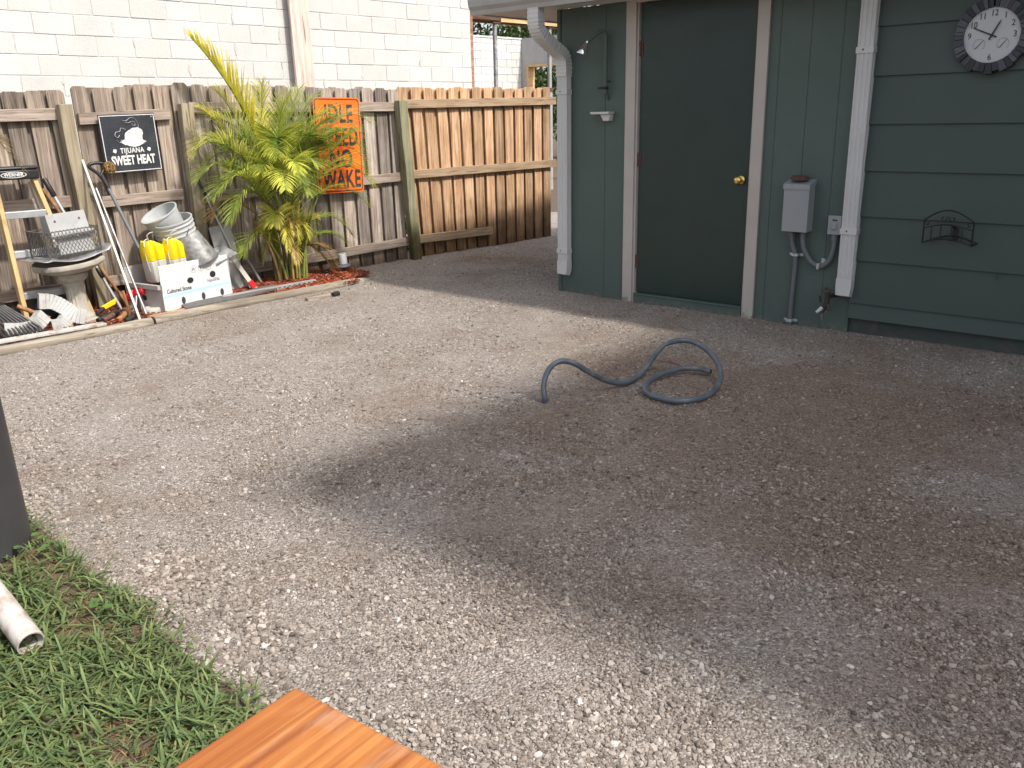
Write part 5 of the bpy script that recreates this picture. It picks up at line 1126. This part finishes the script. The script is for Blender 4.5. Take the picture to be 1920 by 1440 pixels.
# buoys
def buoy(label, u, o_, z0, tilt, rz):
    T = thing('crab_pot_buoy', label, 'buoy', 'F', (u, o_, z0), 'two tone buoys in the box'); m_ = Matrix.Translation(P(u, o_, z0)) @ Matrix.Rotation(rz, 4, 'Z') @ Matrix.Rotation(tilt, 4, 'Y')
    hw, hd = .083, .068
    def ring(z, k, kx=1): return [(hw * k * kx * x, hd * k * y, z) for x, y in ((-1, -.6), (-.78, -1), (-.30, -1), (-.16, -.66), (.0, -1), (.78, -1), (1, -.6), (1, .6), (.78, 1), (-.78, 1), (-1, .6), (-1, 0))]
    def body(zs_, ks, nm, mat, cap):
        b = MB(); vs_ = []
        for z, k in zip(zs_, ks): vs_ += ring(z, k)
        n_ = len(zs_); fs_ = [(i * 12 + j, i * 12 + (j + 1) % 12, (i + 1) * 12 + (j + 1) % 12, (i + 1) * 12 + j) for i in range(n_ - 1) for j in range(12)]
        fs_.append(tuple(range(11, -1, -1))); fs_.append(tuple((n_ - 1) * 12 + j for j in range(12))); b.add(vs_, fs_, m_); return b.build(nm, mat, T, smooth=38, bevel=.004)
    body([0, .02, .175], [.86, .97, 1.0], 'lower_body', M['buoywhite'], 0)
    b = MB(); vs_ = []
    for z, k in ((.176, 1.0), (.285, .99)): vs_ += ring(z, k)
    vs_ += [(x * .96 - .0, y * .9, .290 + .062 * max(0, 1 - abs(x / hw + .42) / 1.25)) for x, y, z in ring(0, .8)]
    b.add(vs_, [(i * 12 + j, i * 12 + (j + 1) % 12, (i + 1) * 12 + (j + 1) % 12, (i + 1) * 12 + j) for i in range(2) for j in range(12)] + [tuple(range(11, -1, -1)), tuple(24 + j for j in range(12))], m_)
    b.build('upper_body', M['yellow'], T, smooth=38, bevel=.004)
    b = MB(); b.tube([tuple(m_ @ Vector(p)) for p in ((-.02, -.01, .34), (-.03, -.02, .38), (-.01, -.03, .395), (.01, -.05, .40))], .005, 6); b.tube([tuple(m_ @ Vector(p)) for p in ((-.02, 0, .35), (-.07, -.02, .34), (-.085, -.03, .20), (-.08, -.04, .10))], .005, 6); b.build('rope', M['buoywhite'], T, smooth=60)
buoy('left yellow and white buoy standing at the corner of the cardboard box', -3.075, .43, .235, R(-5), R(12)); buoy('right yellow and white buoy standing behind the box front, nearer the buckets', -2.925, .47, .232, R(-1), R(14))
# buckets
def bucket(name, label, cen, axis, L, rt, rb, mat, ribs, group, handle=False):
    T = thing(name, label, 'bucket', 'F', (cen[0], -cen[1], cen[2]), group); m_ = Matrix.Translation(cen) @ Vector(axis).to_track_quat('Z', 'Y').to_matrix().to_4x4()
    prof = [(rb * .97, 0), (rb, .006)]; 
    zr = [.70, .80, .90] if ribs else []
    z_prev = .006
    for q in zr:
        r_ = lerp(rb, rt, q); prof += [(r_, L * q - .005), (r_ + .010, L * q - .003), (r_ + .010, L * q + .004), (r_, L * q + .006)]
    prof += [(rt, L - .012), (rt + .008, L - .011), (rt + .008, L), (rt - .003, L), (rt - .004, L - .01), (lerp(rb, rt, .1) - .004, L * .1), (.01, L * .1)]
    b = MB(); b.lathe(prof, 32, m_); b.build('pail', mat, T, smooth=35)
    if handle:
        b = MB(); p_ = [tuple(m_ @ Vector((rt * 1.06 * math.cos(t), rt * 1.06 * math.sin(t) * -1, L * .82 - .19 * math.sin(t)))) for t in [math.pi * k / 20 for k in range(21)]]; b.tube(p_, .0035, 6); b.build('bail_handle', M['wire'], T, smooth=60)
    return T
bucket('plastic_bucket', 'grey ribbed plastic bucket with wire handle leaning over the box', P(-2.760, .30, .33), (-.26, -.08, .96), .385, .163, .140, M['bucket'], True, 'plastic buckets nested by the gate', True)
bucket('plastic_bucket', 'pale plastic bucket nested askew in the ribbed bucket, only its lip showing', P(-2.845, .275, .60), (-.48, -.04, .87), .185, .150, .130, M['bucket'], False, 'plastic buckets nested by the gate')
bucket('metal_bucket', 'dented galvanised metal bucket tipped mouth down on the box', P(-2.805, .45, .575), (.36, -.22, -.90), .255, .140, .104, paint('mottled_zinc', (.20, .20, .195), .55, .45, 26, .15, metal=.35, dirt=(.33, .31, .28), dscale=9), False, None)
# flat slab under the box, wooden strip, perforated strut, tape roll
b = MB(); sl_ = [(-3.06, .775), (-2.50, .735), (-2.12, .58), (-2.06, .42), (-2.45, .50), (-3.0, .55)]; n = 6
b.add([P(u, o_ + .05, .046 + .006 * (i % 2)) for i, (u, o_) in enumerate(sl_)] + [P(u, o_ + .05, .060 + .006 * (i % 2)) for i, (u, o_) in enumerate(sl_)], [tuple(range(n))[::-1], tuple(range(n, 2 * n))] + [(i, (i + 1) % n, n + (i + 1) % n, n + i) for i in range(n)])
o = b.build('shingle_slab', paint('asphalt_shingle', (.11, .105, .10), .9, .2, 30, .4), frame='F', origin=P(-2.6, .6, .02)); tag(o, 'dark asphalt shingle slab lying under the cardboard box', 'shingle')
b = MB(); b.sweep([P(-3.36, .83, .035), P(-2.98, .785, .04)], (.020, .012), (0, 0, 1)); o = b.build('wood_offcut', M['plank'], frame='F', origin=P(-3.2, .79, .03), bevel=.002); tag(o, 'reddish wood offcut lying along the timber edging left of the box', 'offcut')
T = thing('metal_strut', 'perforated galvanised metal strut lying along the bed edge below the palm', 'strut', 'F', (-2.2, .64, .03)); b = MB(); b.sweep([P(-2.66, .655, .055), P(-1.70, .575, .050)], (.022, .018), (0, 0, 1)); b.build('channel', M['sheet'], T, bevel=.002)
b = MB(); 
for k in range(18):
    t = (k + .5) / 18; u, o_ = lerp(-2.66, -1.70, t), lerp(.655, .575, t) + .0232; b.add([P(u - .012, o_ + .001, .051), P(u + .012, o_, .051), P(u + .012, o_, .059), P(u - .012, o_ + .001, .059)], [(0, 1, 2, 3)])
b.build('slot', M['dark'], T)
b = MB(); b.lathe([(.042, .0), (.072, .004), (.078, .02), (.074, .042), (.05, .048), (.038, .04)], 24, Matrix.Translation(P(-3.235, .60, .02))); o = b.build('tape_roll', M['buoywhite'], frame='F', origin=P(-3.235, .60, .02), smooth=50); tag(o, 'dirty white plastic ring lying flat between white strip and box', 'ring')
# red weeding claw
T = thing('garden_claw', 'red garden claw with splayed grey tines standing by the white strip', 'garden tool', 'F', (-3.27, .45, 0)); cz = Vector(P(-3.27, .45, .16))
b = MB()
for a, h in ((0, 0), (1.3, .02), (2.6, -.015), (3.9, .01), (5.1, .015)): b.lathe([(.010, -.02), (.020, -.012), (.022, .008), (.012, .022)], 10, Matrix.Translation(cz + Vector((.072 * math.cos(a), .045 * math.sin(a), h * 1.6))) @ Matrix.Scale(1.35, 4)); b.tube([tuple(cz), tuple(cz + Vector((.072 * math.cos(a), .045 * math.sin(a), h * 1.6)))], .013, 6)
b.build('head', M['red'], T, smooth=50)
b = MB(); rr = random.Random(5)
for k in range(20): a = rr.uniform(0, 6.28); b.tube([tuple(cz + Vector((.02 * math.cos(a), .02 * math.sin(a), -.01))), tuple(cz + Vector((.055 * math.cos(a), .05 * math.sin(a), -.07))), tuple(cz + Vector((.115 * math.cos(a), .075 * math.sin(a), -.135)))], .003, 5)
b.build('tines', M['alu'], T)
b = MB(); b.tube([P(-3.44, .72, .0), P(-3.46, .66, .24)], .012, 8); o = b.build('wood_stake', M['handle'], frame='F', origin=P(-3.44, .72, 0), smooth=45); tag(o, 'short rusty brown wood stake standing behind the foot of white strip', 'stake')
# hand tools by the bird bath
T = thing('garden_trowel', 'yellow bladed hand tool with dark grip beside the bird bath', 'hand tool', 'F', (-3.50, .45, .05)); b = MB(); b.prism([(-3.585, .115), (-3.46, .165), (-3.475, .12), (-3.57, .085)], -.52, -.50); b.build('blade', M['yellow'], T, bevel=.003); b = MB(); b.tube([P(-3.57, .52, .10), P(-3.64, .56, .075)], .016, 10); b.build('grip', M['black'], T, smooth=50)
for i, (lab, pts, mt) in enumerate((('dark rubber handled shears lying nearest the bird bath foot', [P(-3.69, .70, .05), P(-3.60, .66, .07), P(-3.50, .60, .07)], M['black']), ('brown handled pruning tool lying over the mulch by the strip', [P(-3.56, .74, .035), P(-3.50, .70, .055), P(-3.42, .60, .07)], M['handle']))):
    T = thing('hand_tool', lab, 'hand tool', 'F', (pts[0][0], -pts[0][1], 0), 'hand tools by the bird bath'); b = MB(); b.tube(catmull(pts, 5), .020, 10); b.build('grip', mt, T, smooth=60); b = MB(); b.tube([pts[-1], tuple(Vector(pts[-1]) + Vector((.10, .06, .01)))], [.012, .006], 8); b.build('blade', M['brown'], T, smooth=50)
    b = MB(); q = Vector(pts[0]) + Vector((.03, -.02 - .05 * i, .0)); b.tube([tuple(q), tuple(q + Vector((.10, .05, .02)))], .021, 10); b.build('second_grip', M['black'] if i else M['brown'], T, smooth=60)
# white downspout elbows
def loose_elbow(label, pts, hw, hd, up):
    b = MB(); p_ = catmull(pts, 26); secs = [(hw * (.90 if (i % 7 == 0 and 9 < i < len(p_) - 10) else 1), hd * (.90 if (i % 7 == 0 and 9 < i < len(p_) - 10) else 1)) for i in range(len(p_))]
    b.sweep(p_, secs, up, caps=False); o = b.build('downspout_elbow', M['elbow'], frame='F', origin=pts[0], smooth=25); s_ = o.modifiers.new('thick', 'SOLIDIFY'); s_.thickness = .003; tag(o, label, 'downspout elbow', 'loose downspout elbows'); return o
loose_elbow('white corrugated downspout elbow curving up, nearest the frame edge', [P(-4.33, .69, .100), P(-4.21, .685, .084), P(-4.11, .67, .098), P(-4.04, .65, .150)], .047, .036, (0, 1, 0))
loose_elbow('white corrugated downspout elbow arching down at the bird bath foot', [P(-4.02, .52, .232), P(-3.94, .535, .218), P(-3.87, .56, .165), P(-3.815, .59, .105), P(-3.745, .61, .082)], .052, .040, (0, 1, 0))
loose_elbow('white elbow end half hidden behind the two other downspout elbows', [P(-3.99, .62, .05), P(-3.93, .63, .055), P(-3.88, .62, .09)], .042, .032, (0, 1, 0))
b = MB(); b.sweep([P(-5.0, .885, .062), P(-3.70, .862, .056)], (.036, .010), (0, 0, 1)); o = b.build('white_board', paint('chipped_white_board', (.47, .455, .43), .7, .1, 12, .2, dirt=(.30, .22, .17), dscale=11, dlo=.52, dhi=.62), frame='F', origin=P(-4.3, .8, .07), bevel=.003); tag(o, 'long chipped white board lying on edge of the bed behind round timber', 'board')
# black bag behind
b = MB(); nn = 16; vs_ = []; cb = P(-3.87, .26, .02)
for i in range(9):
    ph = math.pi * .5 * i / 8
    for j in range(nn):
        a = 2 * math.pi * j / nn; k = 1 + .22 * noise.noise((math.cos(a) * 2, math.sin(a) * 2, i * .5)); vs_.append((cb[0] + .22 * math.cos(ph) * math.cos(a) * k, cb[1] + .14 * math.cos(ph) * math.sin(a) * k, cb[2] + .23 * math.sin(ph) * (1 + .15 * noise.noise((a, i, 3)))))
b.add(vs_, [(i * nn + j, i * nn + (j + 1) % nn, (i + 1) * nn + (j + 1) % nn, (i + 1) * nn + j) for i in range(8) for j in range(nn)]); o = b.build('plastic_bag', M['black'], frame='F', origin=cb, smooth=50); tag(o, 'crumpled black plastic bag behind the downspout elbows', 'bag')
# fan rake
T = thing('fan_rake', 'black plastic fan rake with its tines down at the left frame edge', 'rake', 'F', (-4.40, .74, .05))
b = MB(); hp0 = Vector(P(-4.44, .62, .40))
b.prism([(-4.58, .375), (-4.50, .42), (-4.40, .395), (-4.27, .255), (-4.62, .26)], -.655, -.640); b.build('head', M['black'], T, bevel=.003)
b = MB()
for k in range(21):
    t = k / 20; a0 = Vector(P(lerp(-4.60, -4.285, t), .65, .262)); a1 = Vector(P(lerp(-4.66, -4.10, t), .73, .085)); a2 = a1 + Vector((.004, -.035, -.03)); b.tube([tuple(a0), tuple(a1), tuple(a2)], .0085, 6)
b.build('tines', M['iron'], T, smooth=50)
b = MB(); b.tube([P(-4.47, .64, .36), P(-4.62, .2, 1.2)], .013, 8); b.build('shaft', M['handle'], T, smooth=50)
b = MB(); b.tube([P(-4.175, .56, .225), P(-4.00, .64, .115)], .016, 10); o = b.build('tool_handle', M['handle'], frame='F', origin=P(-4.1, .6, .1), smooth=50); tag(o, 'short round brown wooden handle lying between rake and elbow', 'handle')
# solar light, ring, rock in the mulch
T = thing('solar_light', 'upturned solar path light with frosted white shade on a black stake', 'garden light', 'F', (-1.20, .345, 0)); ml_ = Matrix.Translation(P(-1.20, .345, .0)) @ Matrix.Rotation(R(-7), 4, 'Y')
b = MB(); b.tube([tuple(ml_ @ Vector((0, 0, -.03))), tuple(ml_ @ Vector((0, 0, .105)))], .013, 8); b.build('stake', M['black'], T, smooth=50)
b = MB(); b.lathe([(.03, .085), (.066, .10), (.068, .108), (.045, .125), (.036, .13)], 24, ml_); b.build('cap_disc', M['conduit'], T, smooth=40)
b = MB(); b.lathe([(.037, .131), (.041, .225), (.038, .228)], 20, ml_); b.build('shade', M['frost'], T, smooth=40)
b = MB(); b.lathe([(.085, .025), (.06, .055), (.045, .058), (.040, .04)], 22, Matrix.Translation(P(-1.40, .29, .02)) @ Matrix.Rotation(R(8), 4, 'X'), cap0=False); o = b.build('plastic_collar', M['black'], frame='F', origin=P(-1.40, .29, .02), smooth=40); tag(o, 'black plastic collar lying in red mulch by the solar light', 'collar')
b = MB(); b.lathe([(.03, 0), (.045, .012), (.03, .03), (.008, .04)], 7, Matrix.Translation(P(-1.46, .42, .03))); o = b.build('rock', M['card'], frame='F', origin=P(-1.46, .42, .03)); tag(o, 'small pale rock lying in the mulch in front of the black collar', 'rock')

# ------------------------------------------------------------------ near left: bin, pipe, table
T = thing('drum_bin', 'tall dark grey plastic bin standing on the grass at the left edge', 'bin', 'W', (0, 0, 0)); T.location = (-1.905, 2.79, 0); ORG[T.name] = (-1.905, 2.79, 0)
b = MB(); b.lathe([(.150, .012), (.165, .020), (.170, .04), (.150, .93), (.158, .94), (.158, .97), (.145, .97), (.140, .94)], 40, Matrix.Translation((-1.905, 2.79, 0))); b.build('barrel', M['bin'], T, smooth=40)
b = MB(); b.lathe([(.163, .972), (.163, 1.0), (.12, 1.03), (.02, 1.045)], 40, Matrix.Translation((-1.905, 2.79, 0))); b.build('lid', M['bin'], T, smooth=40)
def pvc():
    k = NT('dirty_white_pvc'); v = k.coord()
    d = k.ramp(k.noise(v, 11, 6, 0.65, .6), [(0.46, (0, 0, 0)), (0.66, (1, 1, 1))])
    k.base(k.mix(d, (0.50, 0.475, 0.44), (0.33, 0.21, 0.155)), .5); k.bump(k.noise(v, 90, 3), .1, .003); return k.m
M['pvc'] = pvc()
b = MB(); a0, a1 = Vector((-1.370, 2.135, .060)), Vector((-1.83, 2.545, .205)); dd = (a1 - a0).normalized(); q_ = dd.to_track_quat('Z', 'Y').to_matrix().to_4x4(); mm = Matrix.Translation(a0) @ q_; LL = (a1 - a0).length
b.lathe([(.0375, 0), (.0375, LL), (.0335, LL), (.0335, 0.0), (.0375, 0.0)], 32, mm, cap0=False, cap1=False); o = b.build('drain_pipe', M['pvc'], frame='W', origin=tuple(a0), smooth=45); tag(o, 'dirty white plastic pipe with an open end lying in the grass', 'pipe')
# table: its corner reaches into the foreground
T = thing('wooden_table', 'orange stained wooden table top, its corner in the near foreground', 'table', 'W', (0, 0, 0))
tc = Vector((-.290, .966, .75)); e1 = Vector((-.108, -.146, 0)).normalized(); e2 = Vector((e1.y * -1, e1.x, 0)) * 1.0
if e2.x < 0: e2 = -e2
mt = Matrix.Identity(4); mt.col[0][:3] = e1; mt.col[1][:3] = e2; mt.col[2][:3] = e1.cross(e2); mt.translation = tc
if mt.to_3x3().determinant() < 0 or mt.col[2][2] < 0: mt.col[1][:3] = e2; mt.col[2][:3] = (0, 0, 1)
T.matrix_world = Matrix.Translation(tc) @ Matrix.Rotation(math.atan2(e1.y, e1.x), 4, 'Z'); ORG[T.name] = (0, 0, 0)
sgn = 1 if (Matrix.Rotation(math.atan2(e1.y, e1.x), 3, 'Z') @ Vector((0, 1, 0))).dot(e2) > 0 else -1
def tb(x0, x1, y0, y1, z0, z1):
    y0, y1 = sorted((sgn * y0, sgn * y1)); return (x0, x1, y0, y1, z0, z1)
b = MB(); b.box(*tb(0, 1.7, 0, .38, -.038, 0)); b.box(*tb(0.002, 1.7, .383, .75, -.038, -.001)); b.build('table_top', M['table'], T, bevel=.005)
for x in (.10, 1.52):
    for y in (.08, .60): b = MB(); b.box(*tb(x, x + .08, y, y + .08, -.76, -.120)); b.build('leg', M['table'], T, bevel=.004)
b = MB(); b.box(*tb(.08, 1.62, .06, .075, -.119, -.039)); b.box(*tb(.08, 1.62, .685, .70, -.119, -.039)); b.build('apron', M['table'], T)
